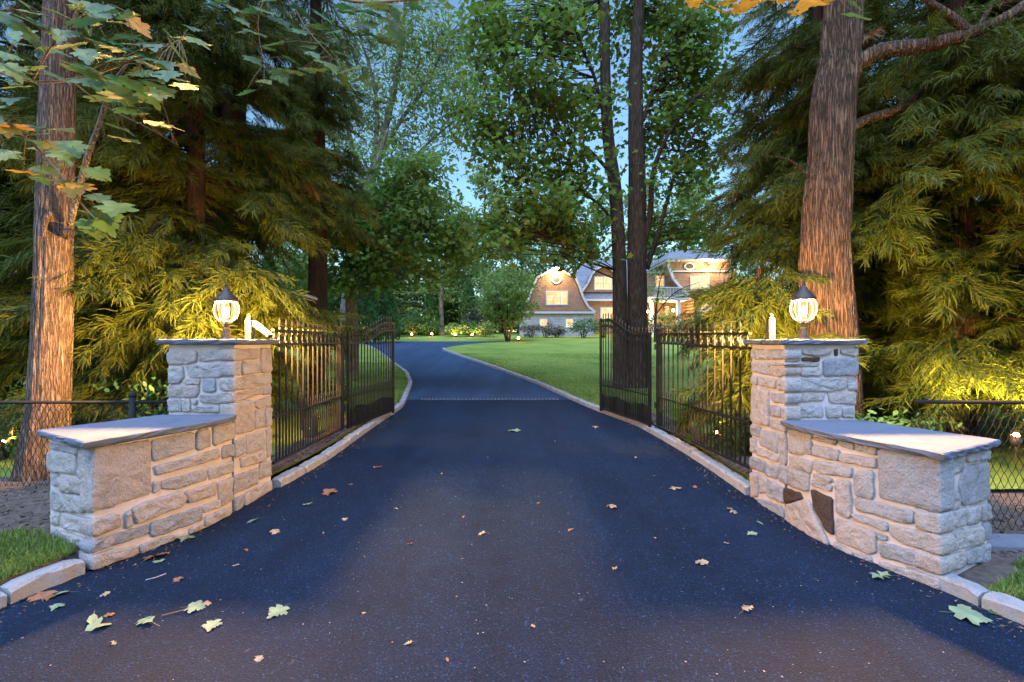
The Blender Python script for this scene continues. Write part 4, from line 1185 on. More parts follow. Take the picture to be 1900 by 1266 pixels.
LZ = [(160,60),(300,60),(430,40),(560,60),(470,110),(330,190),(180,210),(250,260),(100,190),(390,240),(580,220),(700,200),(640,270),(830,250),(960,230),(1040,210),(940,420),(900,370),(770,400),(680,310),(600,330),(470,390),(520,440),(400,360),(620,480),(560,540),(660,520),(820,520),(690,600),(760,290),(880,480),(90,470),(60,540),(30,590),(110,400),(320,700),(150,760),(280,790),(400,800),(100,850),(280,980),(300,900),(500,940),(540,1080),(520,960),(480,1160),(570,1190),(470,1230),(890,680),(930,760),(650,700),(820,760),(20,840),(210,120),(60,110),(620,120),(690,80),(520,300),(740,330),(30,300),(350,850),(200,700),(500,200),(980,300),(850,440),(730,470),(60,380)]
YZ = [(440,280),(760,140),(1030,380),(60,700),(130,940),(410,1020)]
leaves = [(x/Z, y/Z) for x, y in LZ + YZ if not (240 < x/Z < 335 and 235 < y/Z < 280)]; yel = {(x/Z, y/Z) for x, y in YZ}
leafy_branch(root, [([(-160, 60, 3.6), (-40, 120, 3.0), (60, 150, 2.8), (130, 148, 2.7), (200, 130, 2.6), (260, 105, 2.5), (335, 75, 2.4)], .011),
                    ([(130, 148, 2.7), (200, 200, 2.6), (270, 235, 2.5), (330, 270, 2.4)], .005),
                    ([(60, 150, 2.8), (100, 80, 2.7), (150, 30, 2.6), (210, 10, 2.6)], .006),
                    ([(-120, 200, 3.2), (-30, 225, 2.9), (40, 250, 2.7), (110, 320, 2.6), (145, 370, 2.5), (180, 410, 2.4)], .009)],
             leaves, yel, .15, lambda x, y: 2.75 - x*.0012, 41)
OV = [(490,20),(520,40),(560,20),(600,30),(640,15),(650,35),(680,20),(700,10),(730,20),(745,50),(755,25),(770,10),(800,5),(560,60),(600,80),(640,100),(620,60),(580,100),(650,130),(500,90),(540,110),(475,60),(470,110),(735,65),(720,40),(430,15),(450,40),(400,5),(520,140),(490,150),(830,5),(690,45),(610,120),(640,150),(570,130)]
leafy_branch(root, [([(150, -330, 5.3), (350, -200, 4.7), (520, -60, 4.2), (640, 0, 4.0), (760, 0, 3.9), (840, -10, 3.9)], .022), ([(520, -60, 4.2), (560, 40, 4.1), (620, 110, 4.0)], .008), ([(520, -60, 4.2), (480, 30, 4.2), (490, 120, 4.1)], .007)],
             OV, set(), .19, lambda x, y: 4.0, 43)

# ------------------------------------------------------------------ big right trunk
root = empty('oak_tree', (4.25, 6.5, .1)); tag(root, 'broad furrowed trunk lit orange by the lantern with a thick side limb', 'tree')
D4 = 6.5
P_, R_ = smooth_path([at(1536, 860, D4), at(1537, 780, D4), at(1536, 630, D4), at(1530, 450, D4), at(1540, 300, D4), at(1545, 200, D4), at(1560, 80, D4), at(1568, -80, D4), at(1575, -500, D4)], [.46, .38, .335, .288, .265, .262, .23, .21, .14], 200)
mb = MB(); mb.tube(P_, R_, 200, rough=trunk_rough(.018, 26, 50, 8.2)); mb.build('trunk', M_OAK_BARK, root, True)
for pts, r0, n in (([(1572, 150, 6.5), (1595, 118, 6.4), (1640, 95, 6.3), (1720, 85, 6.1), (1800, 62, 5.9), (1880, 25, 5.8), (1990, -60, 5.7)], .125, 24), ([(1566, 250, 6.5), (1600, 225, 6.6), (1680, 195, 6.7), (1750, 130, 6.6), (1800, 75, 6.5), (1850, -10, 6.4)], .07, 20), ([(1800, 62, 5.9), (1760, 28, 5.9), (1720, 0, 5.9), (1690, -40, 5.9)], .06, 12), ([(1500, 330, 6.4), (1470, 300, 6.2), (1430, 290, 6.0)], .015, 8)):
    P_, R_ = smooth_path(px_path(pts), [r0*(1-.6*i/(len(pts)-1)) for i in range(len(pts))], n)
    mb = MB(); mb.tube(P_, R_, 18, rough=trunk_rough(.006, seed=r0*50)); mb.build('limb', M_OAK_BARK, root, True)
YT = [(1290, 4), (1330, 14), (1352, 2), (1385, 8), (1475, 25), (1500, 8), (1520, 4), (1365, 22), (1310, -10), (1400, -15), (1450, -8), (1550, -12)]
leafy_branch(root, [([(1620, -260, 4.5), (1560, -120, 3.8), (1480, -60, 3.3), (1380, -35, 3.0), (1280, -30, 2.9)], .013)], YT + [(1585, 6), (1570, -10), (1300, -22), (1420, -30)], set(YT), .17, lambda x, y: 3.0, 47)

# ------------------------------------------------------------------ twin-trunk maple behind the right gate
D5 = 14.3
zb = g(D5)
def AB(px, py, d=D5): return at(px, py, d)
lim = [([AB(1160, 748), AB(1154, 700), AB(1150, 600), AB(1149, 480), AB(1141, 350), AB(1128, 250), AB(1123, 120), AB(1122, 0), AB(1118, -150)], [.40, .27, .215, .20, .19, .17, .15, .13, .08]),
       ([AB(1182, 748), AB(1183, 690), AB(1183, 600), AB(1182, 480), AB(1182, 350), AB(1180, 250), AB(1180, 120), AB(1186, 0), AB(1190, -150)], [.42, .32, .29, .28, .25, .23, .19, .16, .10]),
       ([AB(1190, 470), AB(1206, 400, 14.2), AB(1212, 320, 14.0), AB(1240, 250, 13.6), AB(1290, 180, 13.2)], [.10, .09, .07, .05, .02]),
       ([AB(1200, 500), AB(1225, 420, 14), AB(1260, 300, 13.5), AB(1295, 240, 13.2)], [.08, .06, .045, .02]),
       ([AB(1140, 330), AB(1080, 270, 13.6), AB(1000, 268, 13.0), AB(930, 265, 12.6)], [.06, .045, .03, .015]),
       ([AB(1130, 260), AB(1105, 150, 13.9), AB(1080, 90, 13.5), AB(1055, 20, 13.2)], [.06, .05, .04, .02]),
       ([AB(1145, 420), AB(1100, 370, 13.5), AB(1020, 340, 12.8), AB(960, 350, 12.4)], [.05, .04, .03, .012]),
       ([AB(1182, 250), AB(1220, 150, 14.3), AB(1260, 60, 14.0)], [.07, .05, .02]),
       ([AB(1150, 440), AB(1110, 470, 13.4), AB(1050, 450, 12.8)], [.035, .025, .01])]
def blob(px, py, d, rx, ry, k, rd=None):
    c = at(px, py, d); s = d/F
    return ((c.x, c.y, c.z), (rx*s, (rd or rx*1.0)*s, ry*s), k)
bl = [blob(1010, 60, 13.4, 120, 70, 46), blob(1090, 30, 15.6, 100, 80, 34, 60), blob(985, 160, 13.2, 95, 55, 36), blob(1060, 190, 13.4, 90, 60, 34), blob(945, 215, 12.8, 60, 40, 18), blob(950, 300, 12.6, 60, 40, 18),
      blob(1000, 390, 12.6, 105, 50, 44), blob(930, 440, 12.4, 60, 40, 20), blob(1060, 430, 13.0, 70, 50, 26), blob(1090, 330, 13.5, 50, 60, 18), blob(1150, 80, 16.2, 80, 100, 26, 50), blob(1235, 60, 15.4, 70, 70, 26, 50),
      blob(1110, 200, 15.8, 60, 60, 16, 50), blob(1245, 330, 13.6, 55, 60, 16), blob(1270, 200, 13.8, 50, 50, 14), blob(1260, 90, 14, 50, 60, 16), blob(1085, -110, 14.6, 200, 60, 44), blob(1240, -80, 14.5, 120, 60, 24), blob(1210, 250, 15.2, 50, 60, 10),
      blob(1290, 420, 14.0, 50, 40, 12), blob(870, 420, 12.6, 40, 25, 7), blob(1255, 150, 15.2, 60, 70, 28), blob(1310, 120, 14.5, 60, 110, 30), blob(1300, 300, 14.6, 50, 70, 22), blob(1225, 440, 15.5, 40, 30, 10), blob(905, 90, 13.6, 50, 70, 26), blob(1225, 10, 16, 90, 50, 22, 50), blob(905, 250, 13.2, 45, 45, 20), blob(1035, 290, 13.4, 70, 45, 26), blob(1235, 240, 14.8, 50, 60, 22), blob(1280, 30, 14.2, 70, 70, 26), blob(1330, 220, 15, 40, 80, 18), blob(905, 20, 14, 60, 50, 18)]
deciduous('maple_tree', 'twin trunk maple standing behind the open gate leaf before the house', (3.55, D5, zb), lim, bl, M_LEAF_MAPLE, M_DARK_BARK, .165, 51, per=21, cr=.60, trunk_n=26, rough=.014)

# lower norway maple on the left lawn, pale trunk
D6 = 17.0
lim = [([at(652, 735, D6), at(652, 690, D6), at(653, 600, D6), at(650, 520, D6), at(655, 430, D6), at(690, 330, D6), at(720, 240, D6)], [.30, .22, .20, .19, .15, .10, .05]),
       ([at(652, 520, D6), at(700, 450, 16.4), at(760, 420, 16), at(830, 430, 15.6)], [.09, .07, .05, .02]), ([at(652, 480, D6), at(610, 400, 16.5), at(580, 360, 16)], [.08, .06, .02]), ([at(655, 430, D6), at(720, 380, 16.2), at(790, 330, 15.8)], [.07, .05, .02])]
bl = [blob(640, 440, 16, 85, 60, 46), blob(730, 470, 15.8, 90, 50, 46), blob(700, 380, 16, 80, 55, 36), blob(800, 400, 15.6, 75, 55, 36), blob(600, 520, 16.2, 50, 40, 18), blob(770, 330, 16, 70, 50, 30), blob(840, 450, 15.4, 50, 35, 16), blob(820, 510, 15.4, 40, 28, 8), blob(680, 520, 15.6, 70, 25, 18), blob(620, 350, 16.4, 50, 60, 18)]
deciduous('maple_tree', 'broad leafy maple with pale trunk left of the drive', (at(652, 735, D6).x, D6, g(D6)), lim, bl, M_LEAF_NORWAY, M_PALE_BARK, .175, 52, per=30, cr=.58, trunk_n=18)

# tall light tree, many rising stems
D7 = 23.0
lim = [([at(640, 670, D7), at(645, 560, D7), at(665, 430, D7), at(690, 330, D7)], [.34, .30, .26, .22]),
       ([at(690, 330, D7), at(712, 250, D7), at(735, 150, D7), at(748, 60, D7), at(755, -80, D7)], [.18, .16, .12, .09, .05]),
       ([at(690, 330, D7), at(700, 220, D7), at(690, 140, D7), at(665, 60, D7)], [.13, .10, .07, .03]), ([at(680, 360, D7), at(650, 260, D7), at(640, 170, D7), at(650, 60, D7)], [.14, .11, .08, .03]),
       ([at(692, 320, D7), at(740, 230, D7), at(790, 160, D7), at(830, 70, D7)], [.12, .10, .06, .03]), ([at(668, 420, D7), at(730, 340, D7), at(790, 270, D7), at(850, 220, D7)], [.11, .09, .06, .02])]
bl = [blob(700, 90, 23, 95, 95, 95), blob(790, 80, 23, 85, 90, 80), blob(650, 190, 23, 75, 90, 60), blob(760, 200, 23, 90, 75, 80), blob(835, 190, 22, 60, 80, 48), blob(720, 290, 22.5, 80, 55, 50), blob(845, 120, 24, 70, 95, 50), blob(740, -60, 23, 180, 60, 50), blob(620, 300, 23, 60, 70, 30), blob(880, 60, 23.5, 45, 60, 18), blob(600, 80, 24, 70, 110, 50), blob(800, 290, 22, 50, 40, 24), blob(905, 150, 22.5, 40, 60, 16)]
deciduous('ash_tree', 'tall pale leaved tree with several rising stems left of the sky gap', (at(640, 670, D7).x, D7, g(D7)), lim, bl, M_LEAF_LIGHT, M_PALE_BARK, .21, 53, per=20, cr=.62, tmpl=(OVAL_V, OVAL_T), trunk_n=16)

# ------------------------------------------------------------------ background wood
def wood_tree(label, base, H, W, seed, mat, bark=M_DARK_BARK, k=230, low=.04, size=.46, per=26, group='background wood trees'):
    bx, by, bz = base; r = random.Random(seed)
    lim = [([(bx, by, bz-.1), (bx+.1, by, bz+H*.3), (bx-.1, by, bz+H*.6), (bx+.1, by, bz+H*.95)], [.3, .25, .16, .04])]
    for i in range(6):
        a = r.uniform(0, 6.28); z0 = H*r.uniform(.25, .6)
        lim.append(([(bx, by, bz+z0), (bx+math.cos(a)*W*.4, by+math.sin(a)*W*.4, bz+z0+H*.12), (bx+math.cos(a)*W*.75, by+math.sin(a)*W*.75, bz+z0+H*.2)], [.1, .07, .02]))
    bl = []
    for i in range(11):
        a = r.uniform(0, 6.28); fz = low + (1-low)*(i+.5)/11; wr = W*(0.35 + .75*math.sin(math.pi*min(1, .12+fz*.85)))*.6
        bl.append(((bx+math.cos(a)*wr*.6, by+math.sin(a)*wr*.6, bz+H*fz), (wr, wr, H*.10), k//11))
    return deciduous('wood_tree', label, base, lim, bl, mat, bark, size, seed, per=per, cr=.85, tmpl=(DIA_V, DIA_T), group=group, tw=.02, trunk_n=9, every=2)
w1 = wood_tree('leafy wood tree straight behind the end of the drive', (-6.5, 52, g(52)), 14.5, 4.8, 61, M_LEAF_FAR)
w2 = wood_tree('pale leaved wood tree behind the round shrub by the drive', (-1.0, 60, g(60)), 16, 5.2, 62, M_LEAF_LIGHT, M_PALE_BARK)
w3 = wood_tree('tall wood tree above the garage gable', (6, 68, g(68)), 21, 6.2, 63, M_LEAF_FAR)
spots = [(w1, -11.5, 50, 1.0, 'wood tree behind the lit hedge gap'), (w2, -16, 56, 1.05, 'pale wood tree behind the tall hedge'), (w1, -22, 52, 1.05, 'wood tree behind the left lawn hedge end'), (w3, -28, 58, 1.0, 'wood tree far left beyond the left lawn'), (w2, -36, 56, 1.1, 'wood tree at far left beyond the cedars'),
         (w3, -4, 72, 1.1, 'tallest wood tree in the sky gap line'), (w2, 12, 70, 1.1, 'wood tree above the slate roof'), (w1, 19, 72, 1.15, 'wood tree above the pointed roof'), (w3, 26, 70, 1.1, 'wood tree above the right house corner'), (w2, 33, 64, 1.1, 'wood tree right of the house'), (w1, 40, 58, 1.1, 'wood tree at far right beyond the cedars'),
         (w3, -13, 66, 1.1, 'second row wood tree behind the hedge gap'), (w1, 1.5, 78, 1.1, 'second row wood tree between garage and sky gap'), (w2, -44, 62, 1.15, 'wood tree outermost to the left'), (w3, 49, 64, 1.15, 'wood tree outermost to the right'), (w1, -24, 40, .9, 'nearer wood tree beyond the left lawn'), (w2, -30, 34, .85, 'nearest pale wood tree beyond the left lawn'), (w3, 36, 40, .9, 'nearer wood tree right of the house'), (w1, 28, 34, .85, 'nearest wood tree on the right lawn edge'), (w1, -22, 28, .8, 'nearest leafy wood tree left of the lawn')]
spots += [(w1, -20, 46, (1.2, 1.2, .42), 'low spreading thicket tree behind the left lawn'), (w2, -13.5, 47, (1.1, 1.1, .36), 'low thicket tree behind the hedge'), (w1, -7.5, 50, (1.1, 1.1, .33), 'low thicket tree behind the amber uplight'), (w3, -2.0, 53, (1.0, 1.0, .30), 'low thicket tree behind the path lights'), (w2, -30, 44, (1.2, 1.2, .40), 'low thicket tree at the far left lawn end'),
          (w1, -9, 80, 1.3, 'distant wood tree behind the ivy clad trunk'), (w3, 9, 86, 1.15, 'distant wood tree behind the garage roof'), (w3, 16, 60, .95, 'wood tree close behind the slate ridge'), (w3, 23, 62, .95, 'wood tree close behind the pointed roof'), (w2, -19, 74, 1.35, 'distant wood tree behind the hedge end')]
for i, (src, x, y, s, lab) in enumerate(spots):
    copy_thing(src, (x, y, g(y)), i*1.37, s, lab)

# hedge of narrow evergreens left of the drive end
def hedge_cone(label, base, H, W, seed):
    bx, by, bz = base; root = empty('arborvitae', base); tag(root, label, 'tree', 'narrow evergreens of the hedge')
    r = np.random.default_rng(seed); k = 1500
    z = r.random(k)**.8*H; a = r.uniform(0, 6.28, k); rad = W*(1-(z/H)**2.2)*r.uniform(.7, 1.05, k)
    pos = np.stack([bx+np.cos(a)*rad, by+np.sin(a)*rad, bz+z+.05], -1)
    xd = np.stack([np.cos(a)*.5, np.sin(a)*.5, np.ones(k)], -1) + r.normal(size=(k, 3))*.4
    up = np.stack([np.cos(a), np.sin(a), np.zeros(k)], -1) + r.normal(size=(k, 3))*.5
    v, t = scatter_arrays(DIA_V*np.array([1, .9, 1]), DIA_T, pos, frames(xd, up), r.uniform(.2, .42, k))
    o = link_mesh('crown', mesh_from_arrays('crown', v, t, [M_SHRUB]), root); o['kind'] = 'stuff'
    mb = MB(); mb.tube([(bx, by, bz-.1), (bx, by, bz+H*.8)], [.08, .03], 6); mb.build('trunk', M_DARK_BARK, root)
    return root
h0 = hedge_cone('narrow evergreen nearest the drive in the left hedge', (-9.6, 37, g(37)), 4.6, .95, 71)
hl = [(-10.6, 35.5, 'hedge evergreen second from the drive'), (-11.7, 34, 'hedge evergreen third from the drive'), (-12.8, 32.5, 'hedge evergreen fourth from the drive'), (-13.8, 31, 'hedge evergreen fifth from the drive'), (-14.8, 29.5, 'hedge evergreen sixth from the drive'), (-15.8, 28, 'hedge evergreen furthest from the drive'), (-7.6, 46, 'narrow evergreen behind the lit hedge gap'), (-4.2, 47, 'narrow evergreen behind the path lights')]
for i, (x, y, lab) in enumerate(hl): copy_thing(h0, (x, y, g(y)), i*1.1, rnd.uniform(.95, 1.15), lab)

def shrub(name, label, base, W, H, mat, seed, k=40, size=.14, per=18, group=None, stems=5, tmpl=None):
    bx, by, bz = base; r = random.Random(seed); lim = []
    for i in range(stems):
        a = 6.28*i/stems + r.uniform(-.3, .3)
        lim.append(([(bx+.1*math.cos(a), by+.1*math.sin(a), bz-.05), (bx+W*.3*math.cos(a), by+W*.3*math.sin(a), bz+H*.4), (bx+W*.5*math.cos(a), by+W*.5*math.sin(a), bz+H*.75)], [.02+H*.008, .014+H*.005, .006]))
    bl = [((bx, by, bz+H*.58), (W, W, H*.42), k)]
    return deciduous(name, label, base, lim, bl, mat, M_DARK_BARK, size, seed, per=per, cr=W*.22+.1, tmpl=tmpl or (OVAL_V, OVAL_T), cat='shrub', group=group, tw=.008)
b = at(942, 632, 37); shrub('large_shrub', 'tall multi stemmed shrub on the mulch mound by the drive', (b.x, 37, g(37)+.05), 2.3, 6.2, M_LEAF_FAR, 81, 150, .30, 26, stems=8)
def SH(px, d, W, H, mat, seed, label, name='garden_shrub', k=34, size=.16):
    x = at(px, 0, d).x; return shrub(name, label, (x, d, g(d)+.05), W, H, mat, seed, k, size, 20, 'shrubs along the house front')
SH(985, 42, 1.0, 1.3, M_SPIREA, 82, 'purple grey shrub below the left garage window'); SH(1012, 42, 1.1, 1.4, M_SPIREA, 83, 'purple grey shrub between the two garage windows'); SH(1034, 42.5, .8, 1.2, M_SPIREA, 84, 'small dull shrub next to the round green bush')
SH(1082, 42, 1.35, 1.8, M_SHRUB, 85, 'round green bush at the garage corner', k=60)
for i, px in enumerate((1120, 1205, 1232, 1262, 1292, 1322, 1350)):
    SH(px, 42.5, 1.0, 2.0 + .3*(i % 3), M_SHRUB if i % 2 else M_LEAF_FAR, 86+i, ['green shrub behind the upswept gate tip', 'shrub left of the porch steps', 'shrub before the porch door', 'shrub below the white column', 'shrub left of the ground floor window', 'shrub below the ground floor window', 'shrub right of the ground floor window'][i], k=40)
# small flowering tree in front of the porch
b = at(1215, 630, 36)
lim = [([(b.x, 36, g(36)), (b.x+.1, 36, 4), (b.x+.4, 36, 6.2)], [.1, .08, .03]), ([(b.x, 36, 3.5), (b.x+1.5, 36, 5.2), (b.x+3.4, 36, 6.0)], [.06, .04, .015]), ([(b.x, 36, 3.2), (b.x-.8, 36, 5), (b.x-1.1, 36, 6.5)], [.05, .03, .012])]
deciduous('ornamental_tree', 'small open tree with grey green leaves before the porch', (b.x, 36, g(36)), lim, [blob(1215, 530, 36, 22, 40, 16), blob(1235, 500, 36, 30, 22, 10), blob(1290, 545, 36, 45, 10, 9), blob(1335, 545, 36, 25, 14, 6), blob(1225, 560, 36, 25, 18, 8)], M_LEAF_FAR, M_DARK_BARK, .2, 97, per=14, cr=.45, tmpl=(OVAL_V, OVAL_T), tw=.012)
# planting across the far edge of the drive
for i, (px, d, W, H, mat, lab) in enumerate([(765, 44, 1.5, 2.6, M_SHRUB, 'dark rounded shrub with an amber uplight at its foot'), (845, 43, 1.2, 1.3, M_LEAF_LIGHT, 'low shrub between the two bright path lights'), (868, 43.5, 1.3, 1.5, M_SHRUB, 'dark shrub behind the bright path lights'), (900, 43, 1.1, 1.4, M_LEAF_LIGHT, 'low pale shrub right of the path lights'), (880, 46, 1.0, 3.0, M_SPIREA, 'red brown upright shrub behind the path lights'), (800, 45, 1.1, 1.6, M_SHRUB, 'green shrub left of the ivy clad trunk'), (735, 43, 1.3, 2.2, M_SHRUB, 'shrub at the far left end of the drive'), (700, 40, 1.6, 2.4, M_SHRUB, 'wide shrub behind the upswept gate top')]):
    shrub('garden_shrub', lab, (at(px, 0, d).x, d, g(d)+.05), W, H, mat, 110+i, 44, .18, 20, 'shrubs beyond the drive')
b = at(820, 625, 46)
deciduous('ivy_tree', 'slender tree with pale ivy leaves at the end of the drive', (b.x, 46, g(46)), [([(b.x, 46, g(46)), (b.x-.1, 46, 5), (b.x+.2, 46, 9)], [.3, .25, .15])], [blob(820, 520, 46, 26, 40, 22), blob(800, 540, 46, 25, 20, 10), blob(838, 550, 46, 22, 18, 8)], M_LEAF_LIGHT, M_PALE_BARK, .3, 120, per=16, cr=.6, tmpl=(DIA_V, DIA_T), trunk_n=10)

# low foliage under the conifers near the fences
for i, (x, y, W, H, lab) in enumerate([(-4.4, 6.4, .8, 1.2, 'low green bush behind the left wing wall'), (-6.6, 6.2, .9, 1.1, 'low bush behind the left chain link fence'), (4.5, 5.7, .55, .7, 'low bush behind the right wing wall'), (6.7, 5.2, .7, .8, 'low bush behind the right chain link fence'), (-3.5, 9.6, .35, .8, 'thin plant behind the black fence bars')]):
    shrub('garden_shrub', lab, (x, y, .12), W, H, M_SHRUB, 130+i, 40, .09, 22, 'low bushes under the cedars')

# ------------------------------------------------------------------ the house
D0 = 46.0
def hx(zx, d): return (10 + zx/4.318)*d/F
def hz(zy, d): return CAM_Z + (193 - zy/4.318)*d/F

def shingle_mat(name, c0, c1, sc=1.0):
    m, nt, b = newmat(name); v = coords(nt, (1, 1, 1))
    br = nd(nt, 'ShaderNodeTexBrick'); mp = nd(nt, 'ShaderNodeMapping'); mp.inputs['Rotation'].default_value = (math.radians(-90), 0, 0)
    nt.links.new(v, mp.inputs[0]); nt.links.new(mp.outputs[0], br.inputs['Vector'])
    br.inputs['Scale'].default_value = 1.0; br.inputs['Brick Width'].default_value = .22*sc; br.inputs['Row Height'].default_value = .15*sc; br.inputs['Mortar Size'].default_value = .008
    br.inputs['Color1'].default_value = (*c0, 1); br.inputs['Color2'].default_value = (*c1, 1); br.inputs['Mortar'].default_value = (*[c*.35 for c in c0], 1)
    n = noise_tex(nt, v, 2.0, 4); r = ramp(nt, n, [(.3, (.75, .75, .75)), (.7, (1.1, 1.1, 1.1))])
    nt.links.new(mixc(nt, br.outputs[0], r.outputs[0], .8, 'MULTIPLY'), b.inputs['Base Color'])
    b.inputs['Roughness'].default_value = .85; bump(nt, b, br.outputs['Fac'], .6, .02); return m
M_SHINGLE = shingle_mat('cedar_shingle', (.24, .14, .085), (.32, .19, .12))
M_SLATE = shingle_mat('slate_roof', (.16, .17, .19), (.21, .22, .245), 1.2)
M_HSTONE = shingle_mat('stone_veneer', (.38, .36, .34), (.46, .43, .40), 1.6)
M_COPPER = plain('copper_roof', (.30, .16, .09), .45, .6, var=.2)
M_DOOR = plain('wood_door', (.20, .09, .04), .5, var=.25)
M_NEIGHB = shingle_mat('grey_shingle', (.24, .24, .25), (.31, .31, .32), 1.0)
def pane_mat():
    m = bpy.data.materials.new('lit_window'); m.use_nodes = True; nt = m.node_tree; nt.nodes.clear()
    o = nd(nt, 'ShaderNodeOutputMaterial'); e = nd(nt, 'ShaderNodeEmission'); gl = nd(nt, 'ShaderNodeBsdfGlossy'); ad = nd(nt, 'ShaderNodeAddShader')
    v = coords(nt, (1, 1, 1), 'Object'); n = noise_tex(nt, v, 1.4, 3)
    r = ramp(nt, n, [(.35, (.95, .45, .12)), (.55, (1, .70, .30)), (.7, (1, .80, .42))])
    nt.links.new(r.outputs[0], e.inputs[0]); e.inputs[1].default_value = .23
    gl.inputs[0].default_value = (.04, .04, .04, 1); gl.inputs['Roughness'].default_value = .05
    nt.links.new(e.outputs[0], ad.inputs[0]); nt.links.new(gl.outputs[0], ad.inputs[1]); nt.links.new(ad.outputs[0], o.inputs[0]); return m
M_PANE = pane_mat()
M_PANE_DIM = plain('dark_glass', (.06, .065, .07), .08, var=.1)

house = empty('shingled_house', (hx(900, 48), 48, g(48))); tag(house, 'large cedar shingled house with slate gambrel roofs and lit windows', 'house')
def hpoly(pts, d, thick, mat, name, parent=house):
    """front polygon (zoomed picture coordinates at depth d) extruded backwards"""
    n = len(pts); mb = MB()
    mb.add([(hx(x, d), d, hz(y, d)) for x, y in pts] + [(hx(x, d), d+thick, hz(y, d)) for x, y in pts], [tuple(range(n)), tuple(range(2*n-1, n-1, -1))] + [(i, n+i, n+(i+1) % n, (i+1) % n) for i in range(n)])
    o = mb.build(name, mat, parent); fix_normals(o.data); return o
def trim_band(pts, d, w, mat=M_WHITE, name='rake_trim', thick=.25, parent=house):
    mb = MB(); q = [Vector((hx(x, d), d, hz(y, d))) for x, y in pts]
    for i in range(len(q)-1):
        a, b = q[i], q[i+1]; t = (b-a).normalized(); e = t*.02
        mb.bar(a-e, b+e, thick, w, up=Vector((0, -1, 0)).cross(t))
    return mb.build(name, mat, parent)
def hwindow(x0, y0, x1, y1, d, cols, rows, pane=None, ledge=True):
    X0, X1, Z1, Z0 = hx(x0, d), hx(x1, d), hz(y0, d), hz(y1, d); w = .10; m = .035; yf = d - .05
    fr = MB()
    fr.box((X0-w, yf, Z0-w), (X0, d+.02, Z1+w)); fr.box((X1, yf, Z0-w), (X1+w, d+.02, Z1+w)); fr.box((X0, yf, Z1), (X1, d+.02, Z1+w)); fr.box((X0, yf, Z0-w), (X1, d+.02, Z0))
    o = fr.build('window', M_WHITE, house)
    for i in range(cols):
        a, b = X0 + (X1-X0)*i/cols, X0 + (X1-X0)*(i+1)/cols
        mb = MB(); mb.box((a+.02, d-.02, Z0+.001), (b-.02, d-.008, Z1-.001)); p = mb.build('pane', pane or M_PANE, o)
        p.matrix_parent_inverse = Matrix.Identity(4)
    mu = MB()
    for i in range(1, cols): x = X0 + (X1-X0)*i/cols; mu.box((x-.045, yf+.005, Z0), (x+.045, d, Z1))
    for i in range(cols):
        a, b = X0 + (X1-X0)*i/cols, X0 + (X1-X0)*(i+1)/cols
        mu.box((a+.045, yf+.01, (Z0+Z1)/2-.03), (b-.045, d-.002, (Z0+Z1)/2+.03))
        for k in range(1, rows):
            x = a + (b-a)*k/rows; mu.box((x-.014, yf+.016, Z0), (x+.014, d-.004, Z1))
        for zz in (.25, .75): mu.box((a+.045, yf+.018, Z0+(Z1-Z0)*zz-.014), (b-.045, d-.005, Z0+(Z1-Z0)*zz+.014))
    q = mu.build('muntin', M_WHITE, o); q.matrix_parent_inverse = Matrix.Identity(4)
def oval_window(x, y, rx, ry, d):
    X, Z0, a, b = hx(x, d), hz(y, d), rx*d/F/4.318, ry*d/F/4.318
    mb = MB(); n = 24
    for k in range(n):
        t = 2*math.pi*k/n; c, s = math.cos(t), math.sin(t)
        for f_, yy in ((1, d-.07), (1.0, d+.01), (.68, d-.07), (.68, d+.01)): mb.v.append((X+a*c*f_, yy, Z0+b*s*f_))
    for k in range(n):
        i, j = k*4, ((k+1) % n)*4
        mb.f += [(i, j, j+1, i+1), (i, i+2, j+2, j), (i+2, i+3, j+3, j+2)]; mb.m += [0]*3
    o = mb.build('window', M_WHITE, house)
    mb = MB(); mb.v = [(X+a*.7*math.cos(2*math.pi*k/n), d-.02, Z0+b*.7*math.sin(2*math.pi*k/n)) for k in range(n)]; mb.f = [tuple(range(n))]; mb.m = [0]
    p = mb.build('pane', M_PANE_DIM, o); p.matrix_parent_inverse = Matrix.Identity(4)
GB = 830
# garage wing
dg = 45.0
gab = [(22, 595), (70, 560), (112, 480), (150, 380), (175, 335), (312, 262), (450, 335), (478, 390), (508, 480), (550, 555), (608, 595)]
hpoly(gab, dg, 8.0, M_SHINGLE, 'gable_wall')
hpoly([(20, 615), (612, 615), (612, GB), (20, GB)], dg, 8.0, M_HSTONE, 'stone_wall')
hpoly([(10, 596), (622, 596), (622, 613), (10, 613)], dg-.25, 8.2, M_WHITE, 'belt_cornice')
hpoly([(170, 578), (600, 578), (622, 594), (150, 594)], dg-.22, .4, M_COPPER, 'pent_roof')
orim = [(2, 600), (50, 568), (96, 484), (134, 382), (160, 326), (312, 248), (466, 326), (494, 385), (526, 482), (568, 560), (622, 600)]
n = len(orim); mb = MB()
for i in range(n-1):
    (x0, y0), (x1, y1) = orim[i], orim[i+1]
    a, b = Vector((hx(x0, dg), 0, hz(y0, dg))), Vector((hx(x1, dg), 0, hz(y1, dg)))
    up_ = Vector((-(b-a).z, 0, (b-a).x)).normalized()*.10
    mb.add([(p.x, yy, p.z) for yy in (dg-.2, dg+8.0) for p in (a, b, b+up_, a+up_)], [(0,1,2,3),(7,6,5,4),(0,4,5,1),(1,5,6,2),(2,6,7,3),(3,7,4,0)])
rg = mb.build('roof', M_SLATE, house)
trim_band(orim, dg-.12, .20)
oval_window(313, 343, 40, 31, dg)
hwindow(236, 440, 398, 538, dg, 3, 2); hwindow(180, 660, 237, 722, dg, 1, 3); hwindow(388, 660, 447, 722, dg, 1, 3)
